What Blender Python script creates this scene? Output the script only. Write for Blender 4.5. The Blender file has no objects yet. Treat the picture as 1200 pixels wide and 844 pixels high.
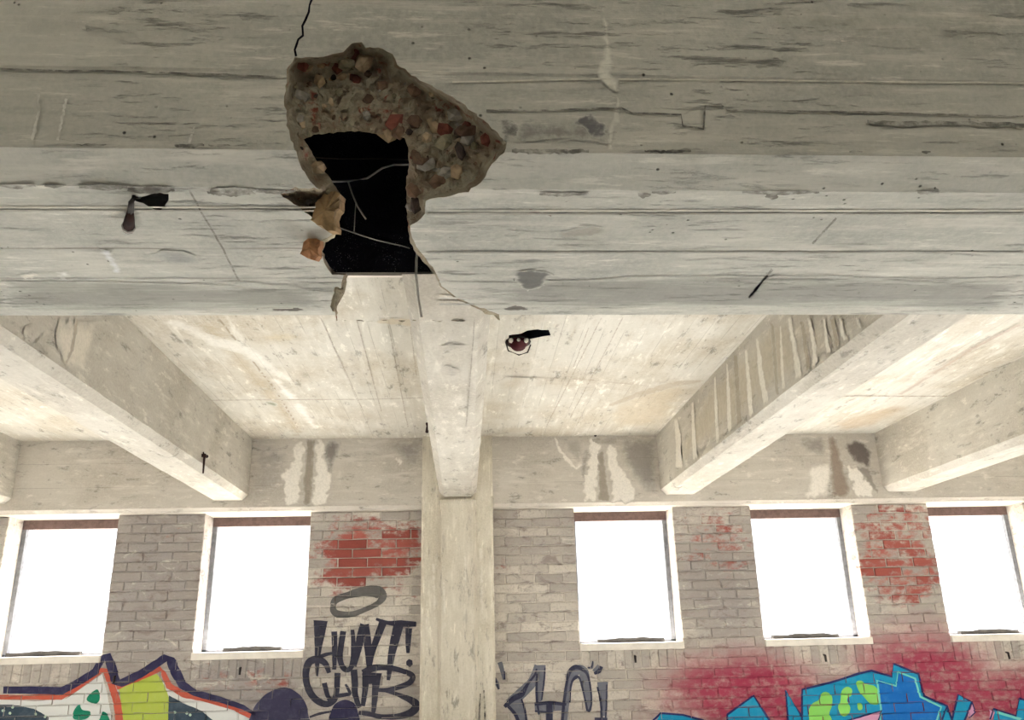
import bpy, math, random
from mathutils import Vector, Matrix, noise as mn
from mathutils.geometry import delaunay_2d_cdt, tessellate_polygon

random.seed(7)
sc = bpy.context.scene
col = sc.collection

# ------------------------------------------------------------------ camera, world, sun, exposure
FPX, PITCH, YAW, ROLL = 985.36, 0.3241, 0.06042, -0.02338
EYE = Vector((0, 0, 1.6))
cp, sp, cy, sy = math.cos(PITCH), math.sin(PITCH), math.cos(YAW), math.sin(YAW)
FW = Vector((sy * cp, cy * cp, sp)); RT0 = Vector((cy, -sy, 0)); UP0 = RT0.cross(FW)
RT = RT0 * math.cos(ROLL) + UP0 * math.sin(ROLL)
UP = -RT0 * math.sin(ROLL) + UP0 * math.cos(ROLL)
cam = bpy.data.cameras.new('camera'); camo = bpy.data.objects.new('camera', cam); col.objects.link(camo)
cam.sensor_width = 36.0; cam.lens = FPX / 1200 * 36; cam.clip_start = 0.05
camo.matrix_world = Matrix(((RT.x, UP.x, -FW.x, EYE.x), (RT.y, UP.y, -FW.y, EYE.y), (RT.z, UP.z, -FW.z, EYE.z), (0, 0, 0, 1)))
sc.camera = camo

world = bpy.data.worlds.new('overcast_sky'); sc.world = world; world.use_nodes = True
bg = world.node_tree.nodes['Background']
bg.inputs[0].default_value = (0.93, 0.96, 1.0, 1); bg.inputs[1].default_value = 1.0
sun = bpy.data.lights.new('sun', 'SUN'); suno = bpy.data.objects.new('sun', sun); col.objects.link(suno)
sun.energy = 60.0; sun.angle = math.radians(2.0); sun.color = (1.0, 0.985, 0.965)
suno.rotation_euler = Vector((0.0, -0.80, -0.60)).to_track_quat('-Z', 'Y').to_euler(); suno.location = (0, 12, 14)

vs = sc.view_settings
vs.view_transform = 'Standard'; vs.look = 'None'; vs.gamma = 1.0; vs.use_curve_mapping = False
vs.exposure = 1.38
sc.cycles.use_denoising = True
sc.cycles.diffuse_bounces = 7; sc.cycles.max_bounces = 10; sc.cycles.transparent_max_bounces = 24

# ------------------------------------------------------------------ dimensions (metres, floor z = 0)
Z_SOF = 3.24          # soffit of the slab between beams
Z_BEAM = 2.735        # underside of the beams
Z_GIRD = 2.725        # underside of the big girder
Y_GF, Y_GN, Y_GB = 1.833, 1.94, 2.83   # girder front, start of underside, far edge
Y_SPAN = 6.9          # face of the spandrel beam
Y_BRICK = 7.02        # face of the brickwork
Y_MORT = 7.028        # face of the joints
Y_OUT = 7.30          # outer face
Z_HEAD = 2.650        # top of the brickwork
COURSE = 0.0748
Z_SILL = Z_HEAD - 15 * COURSE

def ray(px, py):
    return (FW * FPX + RT * (px - 600) - UP * (py - 422)).normalized()
def hit(px, py, axis, val):
    """point where the sight line of a photo pixel meets the plane <axis> = val"""
    r = ray(px, py); t = (val - EYE[axis]) / r[axis]
    return EYE + r * t

# ------------------------------------------------------------------ helpers: objects
def tag(o, label=None, cat=None, group=None, kind=None):
    if label: o['label'] = label
    if cat: o['category'] = cat
    if group: o['group'] = group
    if kind: o['kind'] = kind
    return o
def link(name, me, parent=None, mat=None):
    o = bpy.data.objects.new(name, me); col.objects.link(o)
    if mat and me is not None and not me.materials: me.materials.append(mat)
    if parent is not None: o.parent = parent
    return o
def mesh(name, v, f, mat=None, parent=None, smooth=False, fade=None):
    me = bpy.data.meshes.new(name); me.from_pydata([tuple(p) for p in v], [], f); me.update()
    if fade is not None:
        a = me.attributes.new('fade', 'FLOAT', 'POINT'); a.data.foreach_set('value', fade)
    if smooth:
        me.polygons.foreach_set('use_smooth', [True] * len(me.polygons))
    return link(name, me, parent, mat)
def empty(name, loc=(0, 0, 0)):
    o = bpy.data.objects.new(name, None); col.objects.link(o); o.location = loc; o.empty_display_size = 0.1
    return o
def boxvf(x0, x1, y0, y1, z0, z1, off=0):
    v = [(x0, y0, z0), (x1, y0, z0), (x1, y1, z0), (x0, y1, z0), (x0, y0, z1), (x1, y0, z1), (x1, y1, z1), (x0, y1, z1)]
    f = [(0, 3, 2, 1), (4, 5, 6, 7), (0, 1, 5, 4), (1, 2, 6, 5), (2, 3, 7, 6), (3, 0, 4, 7)]
    return v, [tuple(i + off for i in q) for q in f]
def boxes(name, L, mat, parent=None):
    V, F = [], []
    for b in L:
        v, f = boxvf(*b, off=len(V)); V += v; F += f
    return mesh(name, V, F, mat, parent)
def tube(name, pts, r, mat, parent=None, n=6, r1=None):
    pts = [Vector(p) for p in pts]; V, F = [], []
    for i, p in enumerate(pts):
        d = (pts[min(i + 1, len(pts) - 1)] - pts[max(i - 1, 0)]).normalized()
        a = d.orthogonal().normalized(); b = d.cross(a)
        rr = r if r1 is None else r + (r1 - r) * i / (len(pts) - 1)
        for k in range(n):
            t = 2 * math.pi * k / n
            V.append(p + (a * math.cos(t) + b * math.sin(t)) * rr)
    for i in range(len(pts) - 1):
        for k in range(n):
            F.append((i * n + k, i * n + (k + 1) % n, (i + 1) * n + (k + 1) % n, (i + 1) * n + k))
    F.append(tuple(range(n))[::-1]); F.append(tuple(range((len(pts) - 1) * n, len(pts) * n)))
    return mesh(name, V, F, mat, parent, smooth=True)
def inside(p, poly):
    x, y = p; c = False; j = len(poly) - 1
    for i in range(len(poly)):
        xi, yi = poly[i]; xj, yj = poly[j]
        if (yi > y) != (yj > y) and x < (xj - xi) * (y - yi) / (yj - yi) + xi: c = not c
        j = i
    return c
def edge_dist(p, poly):
    x, y = p; best = 1e9; j = len(poly) - 1
    for i in range(len(poly)):
        ax, ay = poly[j]; bx, by = poly[i]; dx, dy = bx - ax, by - ay
        L = dx * dx + dy * dy
        t = 0 if L == 0 else max(0, min(1, ((x - ax) * dx + (y - ay) * dy) / L))
        d = (ax + t * dx - x) ** 2 + (ay + t * dy - y) ** 2
        if d < best: best = d
        j = i
    return math.sqrt(best)
def rough(poly, step, amp, seed=0, closed=True):
    """break a traced outline into short irregular edges"""
    out = []; n = len(poly)
    for i in range(n if closed else n - 1):
        a = poly[i]; b = poly[(i + 1) % n]; L = math.hypot(b[0] - a[0], b[1] - a[1]); k = max(1, int(L / step))
        for q in range(k):
            t = q / k; x, y = a[0] + (b[0] - a[0]) * t, a[1] + (b[1] - a[1]) * t
            w = amp * (0.4 if q == 0 else 1)
            x += w * mn.noise((x / step * .7, y / step * .7, seed)); y += w * mn.noise((x / step * .7, y / step * .7, seed + 9.3))
            out.append((x, y))
    if not closed: out.append(poly[-1])
    return out
def cdt(points, loops, extra=()):
    """constrained triangulation; loops = closed outlines, extra = open constraint lines"""
    V = [Vector(p) for p in points]; E = []
    for lp in loops:
        o = len(V); V += [Vector(p) for p in lp]; E += [(o + i, o + (i + 1) % len(lp)) for i in range(len(lp))]
    for lp in extra:
        o = len(V); V += [Vector(p) for p in lp]; E += [(o + i, o + i + 1) for i in range(len(lp) - 1)]
    r = delaunay_2d_cdt(V, E, [], 0, 1e-6)
    return [tuple(v) for v in r[0]], [tuple(f) for f in r[2]]
def cen(v, f): return (sum(v[i][0] for i in f) / len(f), sum(v[i][1] for i in f) / len(f))

# ------------------------------------------------------------------ helpers: materials
def srgb(c):
    return tuple((x / 255 / 12.92) if x / 255 <= 0.04045 else ((x / 255 + 0.055) / 1.055) ** 2.4 for x in c) + (1,)
class NT:
    def __init__(s, name):
        s.m = bpy.data.materials.new(name); s.m.use_nodes = True; s.t = s.m.node_tree; s.n = s.t.nodes; s.l = s.t.links
        s.b = s.n['Principled BSDF']; s.b.inputs['Specular IOR Level'].default_value = 0.25
        s.b.inputs['Roughness'].default_value = 0.9
        s.pos = s.n.new('ShaderNodeNewGeometry').outputs['Position']
    def put(s, sock, v):
        if isinstance(v, bpy.types.NodeSocket): s.l.new(v, sock)
        else: sock.default_value = v
    def map(s, scale=(1, 1, 1), loc=(0, 0, 0), vec=None):
        k = s.n.new('ShaderNodeMapping'); s.l.new(vec or s.pos, k.inputs[0])
        k.inputs['Scale'].default_value = scale; k.inputs['Location'].default_value = loc; return k.outputs[0]
    def noise(s, vec, scale, detail=3, rough=0.6, dist=0.0):
        k = s.n.new('ShaderNodeTexNoise'); s.l.new(vec, k.inputs['Vector']); k.inputs['Scale'].default_value = scale
        k.inputs['Detail'].default_value = detail; k.inputs['Roughness'].default_value = rough; k.inputs['Distortion'].default_value = dist
        return k.outputs['Fac']
    def voro(s, vec, scale, out='Distance'):
        k = s.n.new('ShaderNodeTexVoronoi'); s.l.new(vec, k.inputs['Vector']); k.inputs['Scale'].default_value = scale
        return k.outputs[out]
    def math(s, op, a, b=0.0, c=0.0, clamp=False):
        k = s.n.new('ShaderNodeMath'); k.operation = op; k.use_clamp = clamp
        s.put(k.inputs[0], a); s.put(k.inputs[1], b)
        if op in ('MULTIPLY_ADD', 'SMOOTH_MIN'): s.put(k.inputs[2], c)
        return k.outputs[0]
    def rng(s, v, a, b, c=0.0, d=1.0, smooth=True):
        k = s.n.new('ShaderNodeMapRange'); k.interpolation_type = 'SMOOTHSTEP' if smooth else 'LINEAR'
        s.put(k.inputs[0], v)
        for i, q in enumerate((a, b, c, d)): k.inputs[i + 1].default_value = q
        return k.outputs[0]
    def mix(s, f, a, b, mode='MIX'):
        k = s.n.new('ShaderNodeMix'); k.data_type = 'RGBA'; k.blend_type = mode; k.clamp_factor = True
        s.put(k.inputs[0], f); s.put(k.inputs[6], a); s.put(k.inputs[7], b); return k.outputs[2]
    def sep(s, vec=None):
        k = s.n.new('ShaderNodeSeparateXYZ'); s.l.new(vec or s.pos, k.inputs[0]); return k.outputs
    def bump(s, h, strength=0.4, dist=0.01):
        k = s.n.new('ShaderNodeBump'); k.inputs['Strength'].default_value = strength; k.inputs['Distance'].default_value = dist
        s.put(k.inputs['Height'], h); s.l.new(k.outputs[0], s.b.inputs['Normal'])
    def col(s, c): s.put(s.b.inputs['Base Color'], c); return s.m
    def blob(s, c, r, soft=0.5, nz=None, amt=0.0):
        """1 inside an ellipsoid centred at c with radii r, fading over 'soft' of the radius"""
        v = s.map(tuple(1 / q for q in r), tuple(-a / q for a, q in zip(c, r)))
        k = s.n.new('ShaderNodeVectorMath'); k.operation = 'LENGTH'; s.l.new(v, k.inputs[0]); d = k.outputs['Value']
        if nz is not None: d = s.math('MULTIPLY_ADD', nz, amt, d)
        return s.rng(d, 1 + soft * .5, 1 - soft * .5)

def concrete(name, base, dark, light, stretch=(1, 1, 1), board=None, pits=0.35, seed=0.0, bump=0.35, blotch=1.0, fleck=None, over=None):
    t = NT(name); P = t.map((1, 1, 1), (seed, seed * 1.7, seed * .6)); S = t.map(stretch, (seed, seed, seed))
    big = t.noise(P, 1.3 * blotch, 5, 0.62, 0.3); grain = t.noise(S, 9, 5, 0.65); fine = t.noise(P, 70, 3, 0.6)
    c = t.mix(t.rng(big, 0.33, 0.62), srgb(dark), srgb(base))
    c = t.mix(t.rng(grain, 0.5, 0.75), c, srgb(light))
    c = t.mix(t.rng(grain, 0.47, 0.27, 0, .6), c, srgb(dark))
    c = t.mix(t.rng(fine, 0.35, 0.7, 0, 0.35), c, srgb(light))
    pit = t.rng(t.voro(t.map((1, 1, 1), (seed, 0, 0)), 24), 0.13, 0.05)
    pit = t.math('MULTIPLY', pit, t.rng(t.noise(P, 5, 2), 0.52, 0.62))
    c = t.mix(t.math('MULTIPLY', pit, pits), c, srgb(tuple(q * .35 for q in dark)))
    h = t.math('MULTIPLY_ADD', grain, 0.7, t.math('MULTIPLY', fine, 0.35))
    h = t.math('SUBTRACT', h, pit)
    if board:
        ax, pitch, w, amt = board
        s = t.sep()[ax]; q = t.math('DIVIDE', s, pitch); q = t.math('ADD', q, 40.37)
        fr = t.math('FRACT', q); fl = t.math('FLOOR', q)
        ln = t.math('MAXIMUM', t.rng(fr, w, w * .3), t.rng(fr, 1 - w, 1 - w * .3))
        ln = t.math('MULTIPLY', ln, t.rng(t.noise(P, 2.2, 2), 0.38, 0.6))
        wn = t.n.new('ShaderNodeTexWhiteNoise'); wn.noise_dimensions = '1D'; t.l.new(fl, wn.inputs['W'])
        c = t.mix(t.math('MULTIPLY', wn.outputs[0], 0.22 * amt), c, srgb(dark))
        c = t.mix(t.math('MULTIPLY', ln, 0.55 * amt), c, srgb(tuple(q2 * .62 for q2 in dark)))
        h = t.math('MULTIPLY_ADD', ln, -1.2 * amt, h)
    if fleck:
        vf = t.map(tuple(q * 1.0 for q in fleck), (seed * 2, seed, 3.1)); fk = t.noise(vf, 10, 6, .75, .2); ar = t.noise(P, 2.0, 3)
        m1 = t.math('MULTIPLY', t.rng(fk, .545, .66), t.rng(ar, .36, .60)); m2 = t.math('MULTIPLY', t.rng(fk, .455, .34), t.rng(ar, .66, .42))
        c = t.mix(t.math('MULTIPLY', m1, .6), c, srgb(tuple(q * .55 for q in dark)))
        c = t.mix(t.math('MULTIPLY', m2, .6), c, srgb(tuple(min(250, q * 1.12) for q in light)))
        h = t.math('MULTIPLY_ADD', m1, -.8, h)
    if over:                      # a mark on this concrete: its colour fades into the concrete it lies on
        oc, alpha, rgh, oscale, ostretch = over
        a = t.n.new('ShaderNodeAttribute'); a.attribute_name = 'fade'
        n = t.noise(t.map(ostretch), oscale, 5, .65, .3); n2 = t.noise(t.pos, oscale * 3, 3)
        f = t.math('MULTIPLY_ADD', t.math('SUBTRACT', n, .5), rgh * 2.4, a.outputs['Fac'])
        f = t.math('MULTIPLY', t.rng(f, .1, .95, 0, alpha), t.rng(a.outputs['Fac'], 0, .3))
        c = t.mix(f, c, t.mix(t.rng(n2, .35, .7, 0, .3), srgb(oc), srgb(tuple(q * .75 for q in oc))))
        t.l.new(t.math('GREATER_THAN', f, .03), t.b.inputs['Alpha'])
    t.bump(h, bump, 0.006)
    return t.col(c)

M = {}
CON = {}
CON['soffit'] = ('soffit_concrete', (203, 200, 191), (180, 171, 154), (216, 213, 204), (2, 0.25, 1), (0, 0.118, 0.02, 0.8), 0.2, 1.3, 0.2, 1.0, (1.6, 0.5, 1))
CON['beam'] = ('beam_concrete', (190, 186, 177), (172, 166, 155), (206, 202, 192), (2, 0.4, 2), None, 0.25, 4.1, 0.25, 1.0, (1.5, 0.6, 1.8))
CON['spandrel'] = ('spandrel_concrete', (190, 184, 174), (172, 165, 154), (204, 198, 189), (0.3, 1, 2), (2, 0.195, 0.012, 0.8), 0.25, 7.7, 0.2, 1.0, (0.6, 1, 1.6))
CON['column'] = ('column_concrete', (208, 201, 186), (190, 182, 164), (226, 220, 206), (3, 3, 0.4), None, 0.3, 2.2, 0.3, 1.5, (2, 2, 0.5))
CON['strip'] = ('strip_concrete', (206, 199, 184), (190, 182, 165), (222, 216, 203), (3, 3, 0.4), None, 0.3, 2.2, 0.3, 1.5, (2, 2, 0.5))
CON['girder'] = ('girder_concrete', (183, 183, 176), (157, 158, 152), (200, 198, 190), (0.22, 1.5, 2.5), None, 0.9, 5.4, 0.8, 1.0, (0.4, 3.0, 3.4))
CON['floor'] = ('floor_concrete', (207, 206, 203), (186, 185, 181), (219, 218, 215), (1, 1, 1), None, 0.2, 9.1, 0.2, 1.0, None)
for k_, a_ in CON.items(): M[k_] = concrete(*a_)
def plain(name, c, rough_=0.85, metal=0.0, var=0.25, scale=30):
    t = NT(name); n = t.noise(t.pos, scale, 4, .6)
    cc = t.mix(t.rng(n, .35, .7, 0, var), srgb(c), srgb(tuple(q * .45 for q in c)))
    t.b.inputs['Roughness'].default_value = rough_; t.b.inputs['Metallic'].default_value = metal
    t.bump(n, .2, .003); return t.col(cc)
M['rust'] = plain('rusted_steel', (46, 22, 19), .8, .2, .7)
M['redrust'] = plain('red_oxide_steel', (74, 10, 22), .6, .1, .5)
M['dark_steel'] = plain('dark_steel', (52, 46, 44), .7, .2, .5)
M['frame'] = plain('grey_window_paint', (128, 130, 136), .6, 0, .4)
M['head'] = plain('backlit_head_brown', (112, 92, 88), .7, 0, .4)  # darker brown holds the backlit dimness of the frame head
M['timber'] = plain('weathered_timber', (62, 60, 58), .9, 0, .5, 18)
M['sill'] = plain('white_sill_paint', (232, 226, 216), .8, 0, .15, 12)
M['wire'] = plain('pale_wire', (176, 172, 166), .6, 0, .2)
M['green'] = plain('green_rod', (30, 70, 52), .6, 0, .3)
M['earth'] = plain('outside_gravel', (146, 142, 132), .95, 0, .2, 3)
M['chunk'] = plain('tan_brick_chunk', (158, 132, 98), .95, 0, .6, 22)
M['chunk2'] = plain('orange_brick_chunk', (176, 128, 92), .95, 0, .6, 30)
def bitumen():
    t = NT('black_bitumen'); sp_ = t.rng(t.voro(t.pos, 95), .22, .12); k = t.rng(t.noise(t.pos, 6, 3), .42, .6)
    z = t.sep()[2]; low = t.rng(z, 3.62, 3.3)          # dust has settled along the lower edge of the sheet
    f = t.math('MULTIPLY', sp_, t.math('MULTIPLY', k, t.math('ADD', t.math('MULTIPLY', low, .8), .25)))
    t.bump(t.noise(t.pos, 60, 3), .6, .004)
    return t.col(t.mix(f, (0.006, 0.006, 0.016, 1), (0.35, 0.35, 0.4, 1)))
M['bitumen'] = bitumen()
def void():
    t = NT('void_painted_dark'); return t.col(t.mix(t.noise(t.pos, 4), (0.004, 0.004, 0.014, 1), (0.008, 0.008, 0.02, 1)))  # near-black colour stands in for the darkness of enclosed spaces
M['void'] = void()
def rubble():
    t = NT('broken_concrete_rubble')
    a = t.noise(t.pos, 9, 4, .65, .6); b = t.noise(t.map((1, 1, 1), (4, 2, 7)), 16, 4, .7, .5); f = t.noise(t.pos, 60, 4, .7)
    c = t.mix(t.rng(a, .35, .65), srgb((142, 128, 110)), srgb((166, 160, 140)))
    c = t.mix(t.rng(b, .58, .70), c, srgb((138, 84, 72)))
    c = t.mix(t.rng(b, .40, .30), c, srgb((92, 82, 72)))
    c = t.mix(t.rng(f, .6, .75, 0, .6), c, srgb((200, 190, 168)))
    vz = t.voro(t.map((1, 1, 1), (1, 3, 2)), 20, 'Distance'); c = t.mix(t.rng(vz, .2, .1, 0, .6), c, srgb((80, 68, 58)))
    t.bump(t.math('MULTIPLY_ADD', f, .8, a), 1.0, .02)
    return t.col(c)
M['rubble'] = rubble()
STONE = [plain('stone_' + n, c, .9, 0, .5, 40) for n, c in (('red', (122, 72, 62)), ('tan', (186, 166, 138)), ('grey', (156, 152, 142)), ('brown', (120, 98, 82)), ('dark', (70, 60, 56)), ('olive', (140, 134, 112)), ('sand', (170, 150, 122)), ('umber', (104, 84, 70)))]

def brick_mat(name, mortar=False):
    t = NT(name); P = t.pos
    n1 = t.noise(P, 3.0, 4, .6, .4); n2 = t.noise(t.map((1, 1, 1.6), (3, 1, 8)), 14, 4, .65); n3 = t.noise(P, 60, 3, .6)
    big = t.noise(t.map((1, 1, 1), (5.3, 0, 2.1)), 1.1, 3, .5)
    oi = t.n.new('ShaderNodeObjectInfo').outputs['Random']
    if mortar:
        c = t.mix(t.rng(n2, .4, .7), srgb((168, 162, 152)), srgb((196, 190, 180)))
        rnd = 0.5
    else:
        c = t.mix(oi, srgb((142, 72, 64)), srgb((170, 98, 88)))
        c = t.mix(t.rng(n2, .5, .75, 0, .6), c, srgb((120, 60, 52)))
        rnd = oi
    # whitewash and grime left on the face: thick except where it has peeled
    zone = t.math('MAXIMUM', t.math('MULTIPLY', t.blob((-0.80, 7, 2.31), (.68, 5, .46), 1.0, n1, .6), 1.0), t.math('MULTIPLY', t.blob((3.62, 7, 2.25), (.62, 5, .62), .9, n1, .5), .85))
    zone = t.math('MAXIMUM', zone, t.math('MULTIPLY', t.blob((2.1, 7, 2.35), (.55, 5, .42), 1.0, n1, .6), .62))
    zone = t.math('MAXIMUM', zone, t.math('MULTIPLY', t.blob((-2.35, 7, 2.45), (.3, 5, .25), 1.0, n1, .6), .35))
    zone = t.math('MAXIMUM', zone, t.math('MULTIPLY', t.blob((-1.8, 7, 1.36), (.8, 5, .2), 1.0, n1, .6), .45))
    zone = t.math('MAXIMUM', zone, t.math('MULTIPLY', t.blob((0.36, 7, 2.22), (.2, 5, .09), 1.0, n1, .6), .55))
    s = t.math('MULTIPLY_ADD', n2, 1.1, t.math('MULTIPLY', n1, .5)); s = t.math('MULTIPLY_ADD', rnd, .32, s) if not mortar else t.math('ADD', s, .16)
    s = t.math('SUBTRACT', s, t.math('MULTIPLY', zone, .62))          # low = bare brick
    wash = t.rng(s, .30, .66)
    wc = t.mix(t.rng(big, .38, .62), srgb((176, 170, 163)), srgb((204, 197, 186)))
    grime = t.math('MAXIMUM', t.blob((-2.45, 7, 2.2), (.62, 5, 1.3), .8, n1, .5), t.blob((2.05, 7, 2.05), (.5, 5, .7), .9, n1, .6))
    grime = t.math('MAXIMUM', grime, t.blob((-1.75, 7, 1.3), (.6, 5, .35), .9, n1, .5))
    wc = t.mix(t.math('MULTIPLY', grime, .85), wc, srgb((150, 144, 142)))
    pale = t.math('MAXIMUM', t.blob((0.6, 7, 1.75), (.6, 5, .7), .9, n1, .4), t.blob((-.75, 7, 1.55), (.45, 5, .6), .8, n1, .3))
    wc = t.mix(t.math('MULTIPLY', pale, .7), wc, srgb((216, 209, 197)))
    n4 = t.noise(t.map((1, 1, 2.2), (9, 4, 1)), 7, 5, .7, .8)
    wc = t.mix(t.rng(n4, .52, .68, 0, .75), wc, srgb((118, 104, 100)))
    wc = t.mix(t.rng(n4, .44, .32, 0, .6), wc, srgb((222, 216, 206)))
    wc = t.mix(t.rng(n3, .45, .75, 0, .35), wc, srgb((130, 122, 118)))
    wc = t.mix(t.math('MULTIPLY', t.rng(oi, .1, .9, 0, .65), 0 if mortar else 1.0), wc, srgb((152, 144, 138)))
    c = t.mix(wash, c, wc)
    # soft pink spray paint
    pk = t.math('MAXIMUM', t.blob((2.2, 7, 1.18), (.85, 5, .38), .8, n1, .45), t.blob((3.7, 7, 1.22), (.75, 5, .52), .8, n1, .45))
    pk = t.math('MAXIMUM', pk, t.blob((4.7, 7, 1.05), (1.3, 5, .36), .8, n1, .45))
    pk = t.math('MAXIMUM', pk, t.blob((2.9, 7, 1.0), (1.6, 5, .32), .7, n1, .45))
    pk = t.math('MULTIPLY', pk, t.rng(n2, .2, .6, .45, .95))
    c = t.mix(pk, c, srgb((150, 40, 72)))
    t.bump(t.math('MULTIPLY_ADD', n3, .6, n2), .5, .006)
    return t.col(c)
M['brick'] = brick_mat('painted_brick'); M['mortar'] = brick_mat('mortar', True)

_film = {}
def film_mat(base, c, alpha=1.0, rgh=0.5, scale=25, stretch=(1, 1, 1)):
    k = (base, c, alpha, rgh, scale, stretch)
    if k not in _film:
        a = list(CON[base]); a[0] = 'mark_on_' + base
        names = ('name', 'base', 'dark', 'light', 'stretch', 'board', 'pits', 'seed', 'bump', 'blotch', 'fleck')
        _film[k] = concrete(**dict(zip(names, a)), over=(c, alpha, rgh, scale, stretch))
    return _film[k]

# ------------------------------------------------------------------ thin marks lying on a surface (crusts, stains, painted shade, paint)
def surf(axis, val, off, base):
    """plane as (to2d from pixel, to3d); off = side the camera is on"""
    oth = [i for i in range(3) if i != axis]
    def to2(px, py):
        p = hit(px, py, axis, val); return (p[oth[0]], p[oth[1]])
    def to3(q, lift=0.0):
        p = [0, 0, 0]; p[oth[0]], p[oth[1]] = q; p[axis] = val + off * (0.0006 + lift); return tuple(p)
    return to2, to3, base
S_SPAN = surf(1, Y_SPAN, -1, 'spandrel'); S_SOF = surf(2, Z_SOF, -1, 'soffit'); S_GU = surf(2, Z_GIRD, -1, 'girder'); S_GF = surf(1, Y_GF - .006, -1, 'girder')
S_BU = surf(2, Z_BEAM - .0026, -1, 'beam')
_lift = [0]
BEAM_SIDE = (2.84, 6.88, Z_BEAM + .05, Z_SOF - .004)
def film(name, parent, sf, px, c, alpha=.9, feather=.02, rgh=.45, scale=25, jag=.02, stretch=(1, 1, 1), world=False, clip=None, mid=()):
    to2, to3, base = sf
    if base == 'beam' and abs(to3((4, 3))[1] - 4) < .001 and abs(to3((4, 3))[2] - 3) < .001: clip = BEAM_SIDE
    poly = [p if world else to2(*p) for p in px]
    if feather >= .03: feather *= 1.6
    if base != 'girder':
        g_ = sum(c) / 3; c = tuple(int(min(245, (q + (g_ - q) * .4) * 1.05)) for q in c)
    if clip: poly = [(min(max(p[0], clip[0]), clip[1]), min(max(p[1], clip[2]), clip[3])) for p in poly]
    xs = [p[0] for p in poly]; ys = [p[1] for p in poly]; size = max(max(xs) - min(xs), max(ys) - min(ys))
    if jag > 0: poly = rough(poly, max(size / 24, .006), jag, seed=len(_film))
    st = max(feather * .55, size / 26, .004); pts = [to2(*p) for p in mid]
    pts = [p for p in pts if inside(p, poly)]
    nx = int((max(xs) - min(xs)) / st) + 1; ny = int((max(ys) - min(ys)) / st) + 1
    if nx * ny < 3000:
        for i in range(nx):
            for j in range(ny):
                q = (min(xs) + (i + .5 + random.uniform(-.2, .2)) * st, min(ys) + (j + .5 + random.uniform(-.2, .2)) * st)
                if inside(q, poly) and edge_dist(q, poly) > st * .4: pts.append(q)
    v, f = cdt(pts, [poly]); f = [t for t in f if inside(cen(v, t), poly)]
    if not f: return None
    _lift[0] = (_lift[0] + 1) % 12
    fade = [.62 if feather < .008 else min(1.0, edge_dist(q, poly) / feather) for q in v]
    return mesh(name, [to3(q, _lift[0] * .00025) for q in v], f, film_mat(base, c, round(alpha, 3), rgh, scale, stretch), parent, fade=fade)
def ribbon(pts, w):
    """outline of a brush stroke; w = width or list of widths"""
    n = len(pts); W = w if isinstance(w, (list, tuple)) else [w] * n; L, R = [], []
    for i in range(n):
        a = pts[max(i - 1, 0)]; b = pts[min(i + 1, n - 1)]; dx, dy = b[0] - a[0], b[1] - a[1]; d = math.hypot(dx, dy) or 1
        L.append((pts[i][0] - dy / d * W[i] / 2, pts[i][1] + dx / d * W[i] / 2)); R.append((pts[i][0] + dy / d * W[i] / 2, pts[i][1] - dx / d * W[i] / 2))
    return L + R[::-1]
def smooth(pts, w=None, closed=False, n=5):
    m = len(pts); W = w if isinstance(w, (list, tuple)) else [w or 1] * m; P, Q = [], []
    for i in range(m if closed else m - 1):
        ix = [(i + k) % m if closed else min(max(i + k, 0), m - 1) for k in (-1, 0, 1, 2)]; a, b, c, d = [pts[k] for k in ix]
        for j in range(n):
            t = j / n; P.append(tuple(.5 * (2 * b[q] + (c[q] - a[q]) * t + (2 * a[q] - 5 * b[q] + 4 * c[q] - d[q]) * t * t + (3 * b[q] - a[q] - 3 * c[q] + d[q]) * t ** 3) for q in (0, 1)))
            Q.append(W[ix[1]] + (W[ix[2]] - W[ix[1]]) * t)
    if not closed: P.append(pts[-1]); Q.append(W[-1])
    return P, Q
def sribbon(pts, w): return ribbon(*smooth(pts, w))
def streak(name, parent, sf, pts, w, c, **k):
    n = 10; mid = []
    for a, b in zip(pts, pts[1:]): mid += [(a[0] + (b[0] - a[0]) * i / n, a[1] + (b[1] - a[1]) * i / n) for i in range(1, n)]
    W = w if isinstance(w, (list, tuple)) else [w]
    px = (Vector(sf[1](sf[0](*pts[0]))) - EYE).length / FPX
    k['feather'] = min(k.get('feather', .02), max(W) * px * .45)
    if k['feather'] < .008: k['rgh'] = max(k.get('rgh', 0), .9)
    k['jag'] = min(k.get('jag', .02), max(W) * px * .5)
    return film(name, parent, sf, ribbon(pts, w), c, mid=mid, **k)

# ================================================================== SETTING
X0, X1 = -6.4, 7.6
fl = boxes('floor', [(X0, X1, -7, Y_OUT, -.2, 0)], M['floor']); tag(fl, 'bare pale concrete floor of the hall', 'floor', kind='structure')
gd = boxes('ground', [(-40, 40, Y_OUT, 60, -.6, -.3), (-40, 40, -60, -7, -.6, -.3)], M['earth']); tag(gd, 'pale gravel ground outside the building', 'ground', kind='structure')

for nm, b, lb in (('wall_left', [(X0 - .25, X0, -7.2, Y_OUT, 0, 3.6)], 'plain concrete end wall out of view on the left'), ('wall_right', [(X1, X1 + .25, -7.2, Y_OUT, 0, 3.6)], 'plain concrete end wall out of view on the right'),
        ('wall_front', [(X0, X1, -7.2, -6.95, 0, 1.5), (X0, X1, -7.2, -6.95, 2.65, 3.6)] + [(X0 + i * 2.33 - .3, X0 + i * 2.33 + .3, -7.2, -6.95, 1.5, 2.65) for i in range(7)], 'window wall out of view behind the viewer')):
    tag(boxes(nm, b, M['column']), lb, 'wall', kind='structure')
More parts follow.
